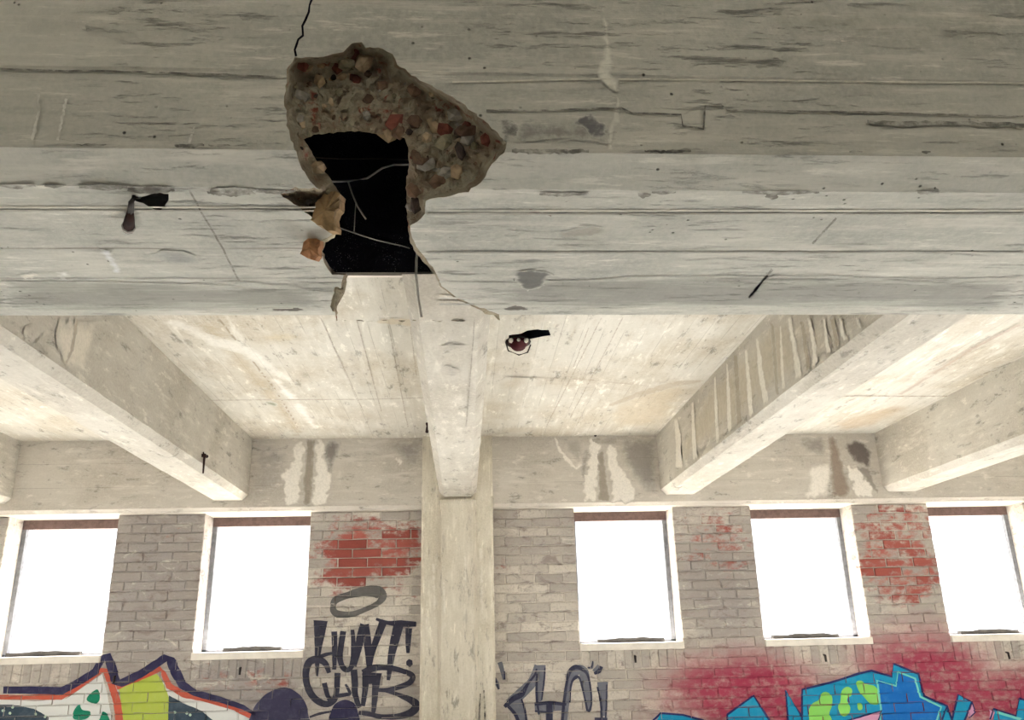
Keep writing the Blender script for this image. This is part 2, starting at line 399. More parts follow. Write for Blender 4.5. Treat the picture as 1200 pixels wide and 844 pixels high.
# ---- slab with the square opening by the girder and the small hole beside the centre beam
YB = Y_GB + .001
small = rough([S_SOF[0](*p) for p in ((611, 391), (618, 387.5), (630, 386), (644, 387), (645, 393), (632, 395), (619, 398), (612, 399), (597, 398), (596, 393))], .02, .012, 3)
outer = [(X0, YB), (-1.0, YB), (-1.0, 3.62), (.35, 3.62), (.35, YB), (X1, YB), (X1, Y_OUT), (X0, Y_OUT)]
v, f = cdt([], [outer, small]); f = [t for t in f if inside(cen(v, t), outer) and not inside(cen(v, t), small)]
V = [(x, y, Z_SOF) for x, y in v]; F = [t[::-1] for t in f]
lp = [(-1.0, YB), (-1.0, 3.62), (.35, 3.62), (.35, YB)]
o = len(V); V += [(x, y, Z_SOF) for x, y in lp] + [(x, y, Z_SOF + .16) for x, y in lp]
F += [(o + i, o + i + 1, o + 5 + i, o + 4 + i) for i in range(3)]
ceil_ = mesh('ceiling', V, F, M['soffit']); tag(ceil_, 'cream board-marked concrete slab soffit between the beams', 'ceiling', kind='structure')
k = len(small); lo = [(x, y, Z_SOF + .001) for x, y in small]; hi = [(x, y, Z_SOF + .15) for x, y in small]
mesh('hole_shade_lining', lo + hi, [(i, (i + 1) % k, k + (i + 1) % k, k + i) for i in range(k)] + [tuple(range(k, 2 * k))], M['void'], ceil_)  # near-black lining paints the shade inside the small hole
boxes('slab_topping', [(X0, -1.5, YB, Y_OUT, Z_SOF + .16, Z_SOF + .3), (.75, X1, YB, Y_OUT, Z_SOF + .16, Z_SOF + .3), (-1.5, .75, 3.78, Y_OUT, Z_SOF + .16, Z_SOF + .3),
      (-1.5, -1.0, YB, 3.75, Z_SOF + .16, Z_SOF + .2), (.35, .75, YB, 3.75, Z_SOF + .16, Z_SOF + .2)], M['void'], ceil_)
nc = boxes('ceiling', [(X0, X1, -7.2, Y_GF - .007, 3.381, 3.55)], M['soffit']); tag(nc, 'concrete slab soffit above the viewer in front of the girder', 'ceiling', kind='structure')
# space over the opening, coloured near-black to stay dark
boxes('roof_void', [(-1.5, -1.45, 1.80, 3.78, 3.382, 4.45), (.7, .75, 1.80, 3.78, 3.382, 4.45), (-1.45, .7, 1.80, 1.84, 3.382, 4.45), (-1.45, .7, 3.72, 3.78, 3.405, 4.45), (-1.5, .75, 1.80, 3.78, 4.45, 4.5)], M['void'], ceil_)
sv, sf_ = [], []
for i in range(15):
    for j in range(9):
        x = -.99 + i * .095; z = 3.242 + j * .12
        sv.append((x, 3.606 + .004 * mn.noise((x * 3, z * 3, 0)) + max(0, z - 3.26) * .09, z))
for i in range(14):
    for j in range(8): sf_.append((i * 9 + j, (i + 1) * 9 + j, (i + 1) * 9 + j + 1, i * 9 + j + 1))
bs = mesh('bitumen_sheet', sv, sf_, M['bitumen'], smooth=True)
tag(bs, 'black speckled bitumen sheet seen up through the hole in the girder', 'sheet')
boxes('lit_edge_strip', [(-1.0, .35, 3.600, 3.622, Z_SOF - .012, Z_SOF + .004)], M['sill'], ceil_)  # white strip paints the lit lower edge of the slab

# ---- beams
def beam(x0, x1, y0, label, seed, y1=6.899, slant=0.0):
    c = .042; prof = [(x0, Z_SOF + .02), (x0, Z_BEAM + c), (x0 + c, Z_BEAM), (x1 - c, Z_BEAM), (x1, Z_BEAM + c), (x1, Z_SOF + .02)]
    n = int((y1 - y0) / .07); V, F = [], []
    for i in range(n + 1):
        for k, (x, z) in enumerate(prof):
            ya = y0 + slant * (z - Z_BEAM); y = ya + (y1 - ya) * i / n
            a = .004 if 0 < k < 5 else 0
            V.append((x + a * mn.noise((y * 6, k * 7.1, seed)), y, z + a * .6 * mn.noise((y * 7, k * 3.3, seed + 4))))
    for i in range(n):
        for k in range(5): F.append((i * 6 + k, (i + 1) * 6 + k, (i + 1) * 6 + k + 1, i * 6 + k + 1))
    F.append(tuple(range(6))); F.append(tuple(range(n * 6, n * 6 + 6))[::-1])
    b = mesh('ceiling_beam', V, F, M['beam']); return tag(b, label, 'beam', 'downstand beams running from girder to brick wall')
B = [beam(-3.92, -3.60, 2.832, 'pale concrete ceiling beam cut off at the left edge of the photo', 1),
     beam(-2.05, -1.745, 2.832, 'concrete ceiling beam left of centre with pale runs near the girder', 2),
     beam(-.205, .10, 2.50, 'centre concrete beam meeting the column and breaking off inside the girder hole', 3, slant=2.15),
     beam(1.63, 1.945, 2.832, 'concrete beam right of centre with brown and white vertical streaks on its side', 4),
     beam(3.53, 3.84, 2.832, 'rightmost pale concrete ceiling beam above the last window', 5)]

# ---- spandrel beams over the windows
def spandrel(x0, x1, label):
    y, z = Y_SPAN, Z_HEAD
    prof = [(y, Z_SOF + .01), (y, z + .03), (y + .03, z), (Y_OUT, z), (Y_OUT, Z_SOF + .01)]
    V = [(x, a, b) for x in (x0, x1) for a, b in prof]; F = [(k, k + 1, k + 6, k + 5) for k in range(4)] + [tuple(range(5))[::-1], tuple(range(5, 10))]
    return tag(mesh('spandrel_beam', V, F, M['spandrel']), label, 'beam', 'spandrel beams over the window openings')
SPL = spandrel(X0, -.30, 'grey concrete spandrel beam over the windows left of the column')
SPR = spandrel(.19, X1, 'grey concrete spandrel beam over the windows right of the column')

# ---- column
def column():
    xl, xr, ml, mr = -.345, .232, -.205, .095; yf, ys = 6.80, 6.86
    cx = empty('column', (-.06, 7.0, 0))
    prof = [(xl, 7.2), (xl, ys + .02), (xl + .02, ys), (xr - .02, ys), (xr, ys + .02), (xr, 7.2)]
    n = 46; V, F = [], []; k = len(prof)
    for i in range(n + 1):
        z = Z_BEAM * i / n
        for q, (x, y) in enumerate(prof):
            a = .004 if 0 < q < k - 1 else 0
            V.append((x + a * mn.noise((z * 6, q * 5.5, 1)) + .06, y + a * mn.noise((z * 5, q * 4.2, 8)) - 7.0, z))
    for i in range(n):
        for q in range(k - 1): F.append((i * k + q, i * k + q + 1, (i + 1) * k + q + 1, (i + 1) * k + q))
    mesh('shaft', V, F, M['column'], cx)
    sp4 = [(ml - .004, ys), (ml + .022, yf + .02), (mr - .022, yf + .02), (mr + .004, ys)]; V, F = [], []; k = 4
    for i in range(n + 1):
        z = (Z_BEAM - .03) * i / n
        for q, (x, y) in enumerate(sp4): V.append((x + .06 + .003 * mn.noise((z * 7, q * 5.5, 3)), y - 7.0 + (.002 * mn.noise((z * 5, q, 2)) if 0 < q < 3 else 0), z))
    for i in range(n):
        for q in range(3): F.append((i * k + q, i * k + q + 1, (i + 1) * k + q + 1, (i + 1) * k + q))
    F.append(tuple(range(n * k, n * k + k)))
    mesh('centre_strip', V, F, M['strip'], cx)
    boxes('head', [(xl + .06, xr + .06, ys - 7.0, .2, Z_BEAM, Z_SOF + .01)], M['column'], cx)
    return tag(cx, 'pale concrete column with raised centre strip below the middle beam', 'column')
COL = column()

# ================================================================== BRICK WALL
WIN = [(-5.20, -4.36), (-3.655, -2.800), (-2.105, -1.262), (.915, 1.742), (2.412, 3.285), (3.955, 4.80), (5.49, 6.33)]
BR = []           # (x0, x1, z0, z1, y) of every brick face, for paint
_bm = {}
def brick_mesh(w, h, d):
    k = (round(w, 3), round(h, 3), round(d, 3), random.randrange(3))
    if k in _bm: return _bm[k]
    b, s = .004, .004; w2, h2 = w / 2, h / 2
    V = [(-w2 + b, 0, -h2 + b), (w2 - b, 0, -h2 + b), (w2 - b, 0, h2 - b), (-w2 + b, 0, h2 - b), (-w2, s, -h2), (w2, s, -h2), (w2, s, h2), (-w2, s, h2), (-w2, d, -h2), (w2, d, -h2), (w2, d, h2), (-w2, d, h2)]
    F = [(0, 1, 2, 3)]
    for i in range(4): j = (i + 1) % 4; F += [(i + 4, j + 4, j, i), (i + 8, j + 8, j + 4, i + 4)]
    for i in range(4):
        jx, jz = random.uniform(-.003, .003), random.uniform(-.0035, .0035); jy = random.uniform(-.002, .002)
        for m in (i, i + 4): V[m] = (V[m][0] + jx, V[m][1] + jy, V[m][2] + jz)
    me = bpy.data.meshes.new('brick'); me.from_pydata(V, [], F); me.update(); me.materials.append(M['brick']); _bm[k] = me
    return me
rest = {}
def put_brick(x0, x1, z0, z1, parent, d):
    y = Y_BRICK + random.uniform(-.0025, .0025); BR.append((x0, x1, z0, z1, y))
    rest.setdefault(parent.name, []).append((x0 + .0045, x1 - .0045, y, y + d, z0 + .0045, z1 - .0045))
def in_view(b):
    p = Vector(((b[0] + b[1]) / 2, b[2], (b[4] + b[5]) / 2)) - EYE; k = FPX / p.dot(FW)
    u, w = 600 + p.dot(RT) * k, 422 - p.dot(UP) * k; o = max(-u, u - 1200, w - 844, 0)
    return o
def lay_bricks(wall):
    """the 300 bricks that show most are parts of their own, the rest is one part"""
    L = sorted(rest[wall.name], key=lambda b: (in_view(b) > 12, -(b[1] - b[0]) * (b[5] - b[4]) if in_view(b) <= 12 else in_view(b)))
    vis = [b for b in L if in_view(b) <= 12][:300]; ids = {id(b) for b in vis}
    for b in vis:
        o = bpy.data.objects.new('brick', brick_mesh(round(b[1] - b[0], 3), round(b[5] - b[4], 3), b[3] - b[2])); col.objects.link(o); o.parent = wall
        o.location = ((b[0] + b[1]) / 2, b[2], (b[4] + b[5]) / 2)
        o.rotation_euler = (random.uniform(-.006, .006), random.uniform(-.008, .008), random.uniform(-.006, .006))
    others = [b for b in L if id(b) not in ids]
    if others: tag(boxes('brick_remainder', others, M['brick'], wall), kind='stuff')
LB, DB, DR = .235, .10, .265
def fill(x0, x1, z0, z1, parent, odd, open_l, open_r):
    x = x0; first = LB / 2 if odd else LB; n = 0
    while x < x1 - .02:
        w = first if n == 0 else LB
        if x1 - (x + w) < .06: w = x1 - x
        w += 0 if abs(x + w - x1) < 1e-6 else random.uniform(-.006, .006)
        put_brick(x, min(x + w, x1), z0, z1, parent, DR if (n == 0 and open_l) or (x + w > x1 - 1e-4 and open_r) else DB)
        x += w; n += 1
def brick_wall(name, xa, xb, label):
    ws = [w for w in WIN if w[0] >= xa and w[1] <= xb]
    L = []; xs = [xa] + [q for w in ws for q in w] + [xb]
    for i in range(0, len(xs), 2): L.append((xs[i], xs[i + 1], Y_MORT, Y_OUT, Z_SILL, Z_HEAD))
    L.append((xa, xb, Y_MORT, Y_OUT, 0, Z_SILL))
    L = [(max(a[0], xs[0]) + (.003 if a[0] in [w[1] for w in ws] else 0), a[1] - (.003 if a[1] in [w[0] for w in ws] else 0), *a[2:]) for a in L]
    w = boxes(name, L, M['mortar']); tag(w, label, 'wall', kind='structure')
    for r in range(15):
        z1 = Z_HEAD - r * COURSE
        for i in range(0, len(xs), 2): fill(xs[i], xs[i + 1], z1 - COURSE, z1, w, (r + i // 2) % 2, i > 0, i + 2 < len(xs))
    SOLD = .128
    for r in range(10):
        z1 = Z_SILL - r * COURSE; z0 = z1 - COURSE
        segs = [(xa, xb)]
        if z1 > Z_SILL - SOLD + .001:
            segs = []
            for i in range(0, len(xs), 2): segs.append((xs[i] - (.0 if i == 0 else -.0), xs[i + 1]))
        for k, (a, b) in enumerate(segs):
            if r == 1 and len(segs) > 1: pass
            fill(a, b, z0, z1, w, (r + 1 + k) % 2, False, False)
        if r == 1 and ws:          # cut bricks that close the course under each soldier row
            for (a, b) in ws: pass
    for (a, b) in ws:
        n = 12; s = (b - a) / n
        for i in range(n): put_brick(a + i * s, a + (i + 1) * s, Z_SILL - 2 * COURSE + .004, Z_SILL - .002, w, DB)
    return w
WL = brick_wall('wall_back_left', X0, -.33, 'brick wall with peeling whitewash left of the concrete column')
WR = brick_wall('wall_back_right', .215, X1, 'brick wall with pink spray and graffiti right of the concrete column')
for w in (WL, WR): lay_bricks(w)

# ---- windows: unglazed openings with the remains of frames
def window(i, a, b):
    w = empty('window_%d' % i, ((a + b) / 2, Y_BRICK, Z_SILL)); tag(w, None, None, None, 'structure')
    cx, cz = (a + b) / 2, Z_SILL; A, Bx = a - cx, b - cx; H = Z_HEAD - Z_SILL
    yo = Y_OUT - Y_BRICK
    boxes('frame_head', [(A, Bx, yo - .05, yo - .005, H - .075, H)], M['head'], w)
    boxes('frame_jamb', [(A, A + .035, yo - .05, yo - .005, .05, H - .075)], M['frame'], w)
    boxes('frame_jamb', [(Bx - .035, Bx, yo - .05, yo - .005, .05, H - .075)], M['frame'], w)
    boxes('frame_rail', [(A, Bx, yo - .05, yo - .005, .045, .068)], M['frame'], w)
    boxes('sill', [(A - .004, Bx + .004, -.028, yo, -.004, .05)], M['sill'], w)
    w['label'] = ['unglazed window opening beyond the left edge', 'leftmost bright unglazed window in the photo', 'bright window opening between grey pier and the HUNT CLUB tag',
                  'first bright window right of the concrete column', 'second bright window right of the column above pink spray', 'rightmost bright window opening', 'window opening beyond the right edge'][i]
    w['category'] = 'window'
    return w
for i, (a, b) in enumerate(WIN): window(i, a, b)
# loose strips of timber on the sills
for i, (a, b, n) in enumerate(((8, 95, 'leftmost window'), (262, 330, 'window beside the HUNT CLUB tag'), (700, 778, 'first window right of the column'), (905, 982, 'second window right of the column'), (1124, 1192, 'rightmost window'))):
    yy = (771, 766, 753, 751.5, 745)[i]; p = hit(a, yy, 1, 7.22); q = hit(b, yy - 1, 1, 7.22)
    k = 9; V, F = [], []
    for j in range(k + 1):
        x = p.x + (q.x - p.x) * j / k; h = .03 + .007 * mn.noise((j * .9, i * 4.0, 2)) + (.008 if 2 < j < 8 else 0)
        for (yy2, zz) in ((7.19, 0), (7.19, h), (7.235, h), (7.235, 0)): V.append((x, yy2, Z_SILL + .0505 + zz + (.0175 if yy2 > 7.23 and zz == 0 else 0) * 0))
    for j in range(k):
        for m in range(4): F.append((j * 4 + m, j * 4 + (m + 1) % 4, j * 4 + 4 + (m + 1) % 4, j * 4 + 4 + m))
    F += [(3, 2, 1, 0), tuple(range(k * 4, k * 4 + 4))]
    tag(mesh('timber_strip', V, F, M['timber']), 'splintered grey timber strip on the sill of the ' + n, 'timber strip', 'timber strips on window sills')

# ================================================================== GIRDER
PROF = [(Y_GB, Z_GIRD), (Y_GN, Z_GIRD), (Y_GF, 2.768), (Y_GF, 2.996), (Y_GF - .006, 3.001), (Y_GF - .006, 3.38)]
SL = [0.0]
for a, b in zip(PROF, PROF[1:]): SL.append(SL[-1] + math.hypot(b[0] - a[0], b[1] - a[1]))
def g_to3(x, s):
    s2 = max(0.0, min(s, SL[-1]))
    for i in range(len(PROF) - 1):
        if s2 <= SL[i + 1] + 1e-9:
            t = (s2 - SL[i]) / (SL[i + 1] - SL[i]); a, b = PROF[i], PROF[i + 1]
            return Vector((x, a[0] + (b[0] - a[0]) * t, a[1] + (b[1] - a[1]) * t))
def g_to2(px, py):
    r = ray(px, py); best = None
    for i in range(len(PROF) - 1):
        (y0, z0), (y1, z1) = PROF[i], PROF[i + 1]
        # solve EYE + r t = (., y0 + u dy, z0 + u dz)
        dy, dz = y1 - y0, z1 - z0; det = r.y * (-dz) + dy * r.z
        if abs(det) < 1e-9: continue
        t = ((y0 - EYE.y) * (-dz) + dy * (z0 - EYE.z)) / det; p = EYE + r * t
        u = ((p.y - y0) * dy + (p.z - z0) * dz) / (dy * dy + dz * dz)
        if t > 0 and (-.002 <= u <= 1.002 or (i == 0 and u < 0)):
            if best is None or t < best[0]: best = (t, p.x, SL[i] + u * (SL[i + 1] - SL[i]))
    return (best[1], best[2]) if best else (0, 0)
HOLE = [(346, 67), (379, 66), (402, 61), (412, 51), (424, 49), (428, 56), (443, 55), (460, 63), (466, 76), (482, 88), (516, 105), (545, 123), (569, 142), (594, 167), (590, 179), (576, 192), (567, 210), (549, 225), (520, 231), (499, 236), (498, 250), (489, 260), (481, 264),
        (483, 279), (491, 293), (507, 312), (511, 320), (518, 335), (532, 347), (549, 355), (562, 361), (584, 368), (586, 375), (394, 376), (392, 356), (400, 336), (403, 323), (389, 322), (380, 308), (374, 295), (377, 281), (389, 275), (391, 268), (376, 263), (362, 252), (328, 226), (346, 219), (374, 222), (363, 212), (350, 188), (339, 158), (333, 119), (337, 80)]
CORE = [(356, 163), (368, 158), (395, 155), (420, 154), (445, 158), (474, 162), (478, 173), (479, 196), (476, 212), (477, 254), (478, 266), (480, 281), (487, 296), (503, 314), (507, 322), (514, 338), (529, 351), (547, 359), (560, 365), (578, 371), (584, 375.5), (396, 376), (395, 358), (403, 338), (407, 321), (392, 319), (383, 306), (378, 295), (381, 284), (392, 279), (397, 268), (399, 248), (398, 226), (389, 212), (371, 188)]
HPX = rough(HOLE, 5, 3.2, 11); 
hole2 = [g_to2(*p) for p in HPX]
CRACK = [(367, -8), (362, 14), (354, 30), (355, 42), (347, 52), (347, 66)]
crk = rough(CRACK, 6, 3, 5, False)
crack2 = [g_to2(*p) for p in ribbon(crk, [2.6 + mn.noise((i * .8, 0, 0)) for i in range(len(crk))])]
spall2 = [g_to2(*p) for p in rough([(158, 232), (172, 229), (184, 225), (197, 227), (198, 234), (194, 240), (188, 247), (178, 244), (168, 238), (159, 236)], 4, 2, 2)]
XA, XB = X0 + .002, X1 - .002
outer = [(XA, 0), (XB, 0), (XB, SL[-1]), (XA, SL[-1])]
lines = [[(XA, s), (XB, s)] for s in SL[1:-1]]
holes = [hole2, crack2, spall2]
rim = []
v, f = cdt([], [outer] + holes, lines)
f = [t for t in f if 0 <= cen(v, t)[1] <= SL[-1] and not any(inside(cen(v, t), h) for h in holes)]
GR = empty('girder', (0, 2.3, Z_GIRD)); tag(GR, 'massive grey concrete girder overhead with a large broken hole through it', 'girder')
def gchild(o):
    o.parent = GR; o.matrix_parent_inverse = Matrix.Translation((0, -2.3, -Z_GIRD)); return o
V = [g_to3(*q) for q in v]; F = [t[::-1] for t in f]
for h, dep in ((crack2, .05), (spall2, .06)):
    o = len(V); k = len(h)
    for q in h: V.append(g_to3(*q))
    for q in h:
        p = g_to3(*q); V.append(p + (p - EYE).normalized() * dep)
    F += [(o + i, o + (i + 1) % k, o + k + (i + 1) % k, o + k + i) for i in range(k)]
gchild(mesh('girder_body', V, F, M['girder']))
# far face, left open where the hole breaks through
xl, xr = hit(318, 300, 1, Y_GB).x, hit(592, 360, 1, Y_GB).x
gchild(boxes('far_face', [(XA, xl, Y_GB - .06, Y_GB, Z_GIRD + .002, 3.38), (xr, XB, Y_GB - .06, Y_GB, Z_GIRD + .002, 3.38)], M['girder']))
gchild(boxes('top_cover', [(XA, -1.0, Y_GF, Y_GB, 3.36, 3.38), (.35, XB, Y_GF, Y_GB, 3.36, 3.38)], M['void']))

# broken surface of the hole
pts = []
hp = HPX; ci = CORE
for i in range(330, 600, 4):
    for j in range(45, 380, 4):
        q = (i + random.uniform(-1.6, 1.6), j + random.uniform(-1.6, 1.6))
        if inside(q, hp) and not inside(q, ci) and edge_dist(q, hp) > 1.5 and edge_dist(q, ci) > 1.5: pts.append(q)
corer = rough(ci, 4, 2.0, 21)
v, f = cdt(pts, [hp, corer]); f = [t for t in f if inside(cen(v, t), hp) and not inside(cen(v, t), corer)]
def crater_point(q):
    d = edge_dist(q, hp)
    s = g_to3(*g_to2(*q)) if q[1] < 374 else hit(q[0], q[1], 2, Z_GIRD)
    n = mn.noise((q[0] * .045, q[1] * .045, 3)) * .5 + mn.noise((q[0] * .11, q[1] * .11, 5)) * .35 + mn.noise((q[0] * .3, q[1] * .3, 8)) * .2
    cell = mn.cell_vector((q[0] * .07, q[1] * .07, 1)).x
    k = min(1, d / 8)
    dep = .17 * (1 - math.exp(-d / 11)) + k * (.055 * n + .02 * cell)
    return s + ray(*q) * max(0, dep)
gchild(mesh('broken_surface', [crater_point(q) for q in v], [t[::-1] for t in f], M['rubble']))
# stones standing out of the broken surface
def stone(q, r, mat):
    ico = [(-.53, 0, .85), (.53, 0, .85), (-.53, 0, -.85), (.53, 0, -.85), (0, .85, .53), (0, .85, -.53), (0, -.85, .53), (0, -.85, -.53), (.85, .53, 0), (-.85, .53, 0), (.85, -.53, 0), (-.85, -.53, 0)]
    fi = [(1, 4, 0), (4, 9, 0), (4, 5, 9), (8, 5, 4), (1, 8, 4), (1, 10, 8), (10, 3, 8), (8, 3, 5), (3, 2, 5), (3, 7, 2), (3, 10, 7), (10, 6, 7), (6, 11, 7), (6, 0, 11), (6, 1, 0), (10, 1, 6), (11, 0, 9), (2, 11, 9), (5, 2, 9), (11, 2, 7)]
    p = crater_point(q); sx = (random.uniform(.8, 1.5), random.uniform(.6, 1), random.uniform(.6, 1.1))
    a = random.uniform(0, 3); ca, sa = math.cos(a), math.sin(a)
    V = []
    for c in ico:
        x, y, z = c[0] * sx[0] * r * random.uniform(.8, 1.2), c[1] * sx[1] * r, c[2] * sx[2] * r * random.uniform(.8, 1.2)
        V.append((p.x + x * ca - z * sa, p.y + y, p.z + x * sa + z * ca))
    gchild(mesh('stone', V, fi, mat))
n = 0
while n < 95:
    q = (random.uniform(335, 592), random.uniform(52, 258))
    if inside(q, hp) and not inside(q, ci) and edge_dist(q, hp) > 6 and edge_dist(q, ci) > 3:
        stone(q, random.choice((.006, .009, .012, .016, .022, .026)), random.choice(STONE)); n += 1
# chunks hanging on the left lip
def chunk(name, px, y0, thick, mat, seed):
    P = rough(px, 4, 2, seed); F3 = [hit(*q, 1, y0) + Vector((0, .02 * mn.noise((q[0] * .2, q[1] * .2, seed)), 0)) for q in P]
    c = sum(F3, Vector()) / len(F3); V = [p for p in F3] + [p + Vector((0, thick, thick * .4)) for p in F3] + [c + Vector((0, -.025, -.01))]
    k = len(P); F = [(i, (i + 1) % k, 2 * k) for i in range(k)] + [(i, k + i, k + (i + 1) % k, (i + 1) % k) for i in range(k)] + [tuple(range(k, 2 * k))]
    return gchild(mesh(name, V, F, mat))
o = chunk('broken_chunk', [(379, 226), (390, 223), (399, 228), (397, 240), (391, 255), (393, 270), (384, 272), (378, 266), (364, 258), (370, 238)], 2.05, .10, M['chunk'], 31); o['label'] = 'tan broken brick lump'
o = chunk('broken_chunk', [(356, 283), (366, 279), (375, 281), (373, 292), (374, 303), (364, 304), (352, 297)], 2.2, .06, M['chunk2'], 33); o['label'] = 'orange broken brick lump'
o = chunk('broken_chunk', [(390, 322), (405, 322), (402, 340), (396, 352), (390, 366), (387, 360), (391, 343)], 2.6, .05, M['rubble'], 35); o['label'] = 'ragged brown lip of broken concrete'
# rods and wires
def wpx(pts, y): return [hit(px, py, 1, y + dy) for px, py, dy in pts]
g = tube('steel_rod', wpx([(485, 148, 0), (486, 170, .01), (488, 192, .02)], 2.04), .0045, M['green']); tag(g, 'short dark green rod standing in the broken concrete', 'rod')
w = tube('hanging_wire', wpx([(388, 213, 0), (410, 212, .05), (430, 209, .1), (448, 197, .14), (462, 193, .16), (480, 193, .2)], 2.5), .0038, M['wire']); tag(w, 'pale bent wire crossing the dark hole', 'wire')
w = tube('hanging_wire', wpx([(408, 213, 0), (413, 228, .02), (419, 242, .03), (429, 257, .05)], 2.55), .003, M['wire']); tag(w, 'pale forked wire hanging below the bent wire', 'wire')
tube('wire_branch', wpx([(417, 238, 0), (416, 252, .02), (415, 271, .03)], 2.575), .0018, M['wire'], w)
w = tube('hanging_wire', wpx([(392, 265, 0), (412, 272, .03), (440, 281, .05), (470, 288, .08), (480, 291, .1)], 2.62), .0022, M['wire']); tag(w, 'thin slack wire low in the dark hole', 'wire')
w = tube('hanging_wire', wpx([(490, 288, 0), (488, 305, 0), (487.5, 322, 0), (490, 345, .08), (494, 372, .1)], 2.48), .0045, M['wire']); tag(w, 'upright pale wire against the end of the centre beam', 'wire')
w = tube('hanging_wire', wpx([(355, 184, 0), (400, 186, .03), (440, 186, .05), (482, 187, .08)], 2.42), .0022, M['dark_steel']); tag(w, 'dark straight wire across the top of the hole', 'wire')

# ---- fittings
br = empty('rusty_bracket', hit(152, 250, 2, Z_GIRD)); tag(br, 'rusty steel bracket hanging under the girder by a dark hole', 'bracket')
def at(o, *L): return [tuple(Vector(p) - o.location) for p in L]
zb = Z_GIRD - .018
tube('stem', at(br, hit(163, 231, 2, Z_GIRD + .01), hit(157, 231, 2, zb), hit(154, 238, 2, zb), hit(153, 248, 2, zb)), .006, M['dark_steel'], br, 6, .009)
tube('cup', at(br, hit(153, 247, 2, zb), hit(152, 256, 2, zb), hit(150.5, 268, 2, zb)), .008, M['rust'], br, 8, .017)
tube('rim', at(br, hit(150.8, 265, 2, zb), hit(150.5, 267, 2, zb)), .0185, M['wire'], br, 8)
ft = empty('light_fitting', hit(607, 400, 2, Z_SOF)); tag(ft, 'broken dark red light fitting under the small hole in the soffit', 'light fitting')
c0 = Vector((0, 0, 0))
tube('cup', [(0, -.01, -.004), (0, -.02, -.02), (0, -.03, -.045)], .062, M['redrust'], ft, 14, .04)
tube('rim', [(0, .0, .0), (0, -.001, -.008)], .074, M['dark_steel'], ft, 14)
for a in (-.042, 0, .042):
    tube('white_insulator', [(a, -.045, -.012), (a * 1.1, -.07, -.016)], .016, M['sill'], ft, 7, .01)
tube('loop_wire', [(-.07, -.02, -.02), (-.06, -.05, -.075), (0, -.06, -.105), (.05, -.05, -.085), (.07, -.02, -.03)], .004, M['dark_steel'], ft)
hk = empty('rusty_hook', hit(237, 540, 0, -1.745)); tag(hk, 'small rusty hook on the side of the left beam', 'hook')
tube('plate', [(0, 0, .05), (.012, 0, .045), (.012, 0, .0), (0.012, .005, -.085)], .013, M['rust'], hk, 6, .006)
tube('peg', [(0, -.03, .03), (.02, .03, .035)], .012, M['rust'], hk)
hk2 = tube('rusty_bracket', [hit(501, 492, 1, 6.4), hit(502, 500, 1, 6.42), hit(500, 507, 1, 6.45)], .022, M['rust'], None, 6, .012); tag(hk2, 'small rusty bracket beside the centre beam near the column', 'bracket')
nl = tube('nail', [hit(697, 511, 1, 6.88), hit(702, 504, 1, 6.84)], .012, M['dark_steel'], None, 6, .009); tag(nl, 'dark nail at the joint of soffit and spandrel beam', 'nail')
for px, py, n in ((135, 796, 'leftmost window'), (282, 786, 'window beside the HUNT CLUB tag'), (744, 772, 'first window right of the column'), (966, 771, 'second window right of the column'), (1180, 768, 'rightmost window')):
    p = hit(px, py, 1, Y_BRICK - .002)
    b = tube('steel_peg', [p + Vector((0, .02, .022)), p + Vector((0, -.022, .018)), p + Vector((0, -.026, -.03))], .011, M['dark_steel'], None, 7, .008)
    tag(b, 'dark steel peg in the bricks below the ' + n, 'peg', 'steel pegs below the window sills')

# ================================================================== MARKS ON THE CONCRETE
CR = (228, 220, 206); BRN = (146, 130, 108); DK = (118, 110, 102)
sp_clip_l = (X0, -.345, Z_HEAD + .032, Z_SOF - .003); sp_clip_r = (.232, X1, Z_HEAD + .032, Z_SOF - .003)
def sl(n, p, c, **k): film(n, SPL, S_SPAN, p, c, clip=sp_clip_l, **k)
def sr(n, p, c, **k): film(n, SPR, S_SPAN, p, c, clip=sp_clip_r, **k)
sl('stain_shade', [(288, 512), (345, 512), (345, 545), (330, 590), (290, 590)], (140, 130, 124), alpha=.5, feather=.12)  # soft darker grey in the corner by the left beam
sl('lime_crust', [(357, 512), (343, 522), (341, 540), (329, 555), (331, 569), (333, 592), (352, 592), (355, 557), (358, 532)], CR, alpha=.9, feather=.02, jag=.05)
sl('stain_shade', [(382, 508), (405, 510), (398, 532), (391, 552), (389, 588), (381, 560), (378, 530)], (108, 100, 94), alpha=.75, feather=.035)
sl('lime_crust', [(369, 512), (384, 514), (379, 535), (390, 557), (388, 575), (381, 592), (365, 592), (368, 545)], CR, alpha=.9, feather=.02, jag=.05)
sl('rust_run', [(359, 510), (370, 510), (366, 592), (353, 592)], BRN, alpha=.8, feather=.02, stretch=(2, 1, .3))
sl('lime_crust', [(392, 545), (402, 540), (404, 570), (396, 588), (388, 588)], CR, alpha=.45, feather=.05)
sl('stain_shade', [(446, 520), (470, 508), (499, 506), (499, 556), (478, 549), (462, 534)], (134, 124, 116), alpha=.6, feather=.06)
sl('lime_crust', [(457, 533), (470, 537), (474, 540), (468, 549), (464, 541)], CR, alpha=.8, feather=.015)
sl('lime_crust', [(60, 573), (80, 565), (115, 568), (112, 578), (75, 582)], (196, 186, 172), alpha=.5, feather=.03)
streak('lime_crust', SPR, S_SPAN, [(650, 511), (655, 526), (666, 540), (675, 549), (682, 545)], [5, 5, 6, 6, 4], CR, alpha=.85, feather=.015)
sr('stain_shade', [(655, 512), (684, 512), (686, 540), (676, 546), (660, 528)], (146, 134, 120), alpha=.5, feather=.04)
sr('stain_shade', [(722, 508), (770, 508), (775, 590), (752, 578), (738, 560), (728, 542)], (128, 120, 114), alpha=.65, feather=.06)
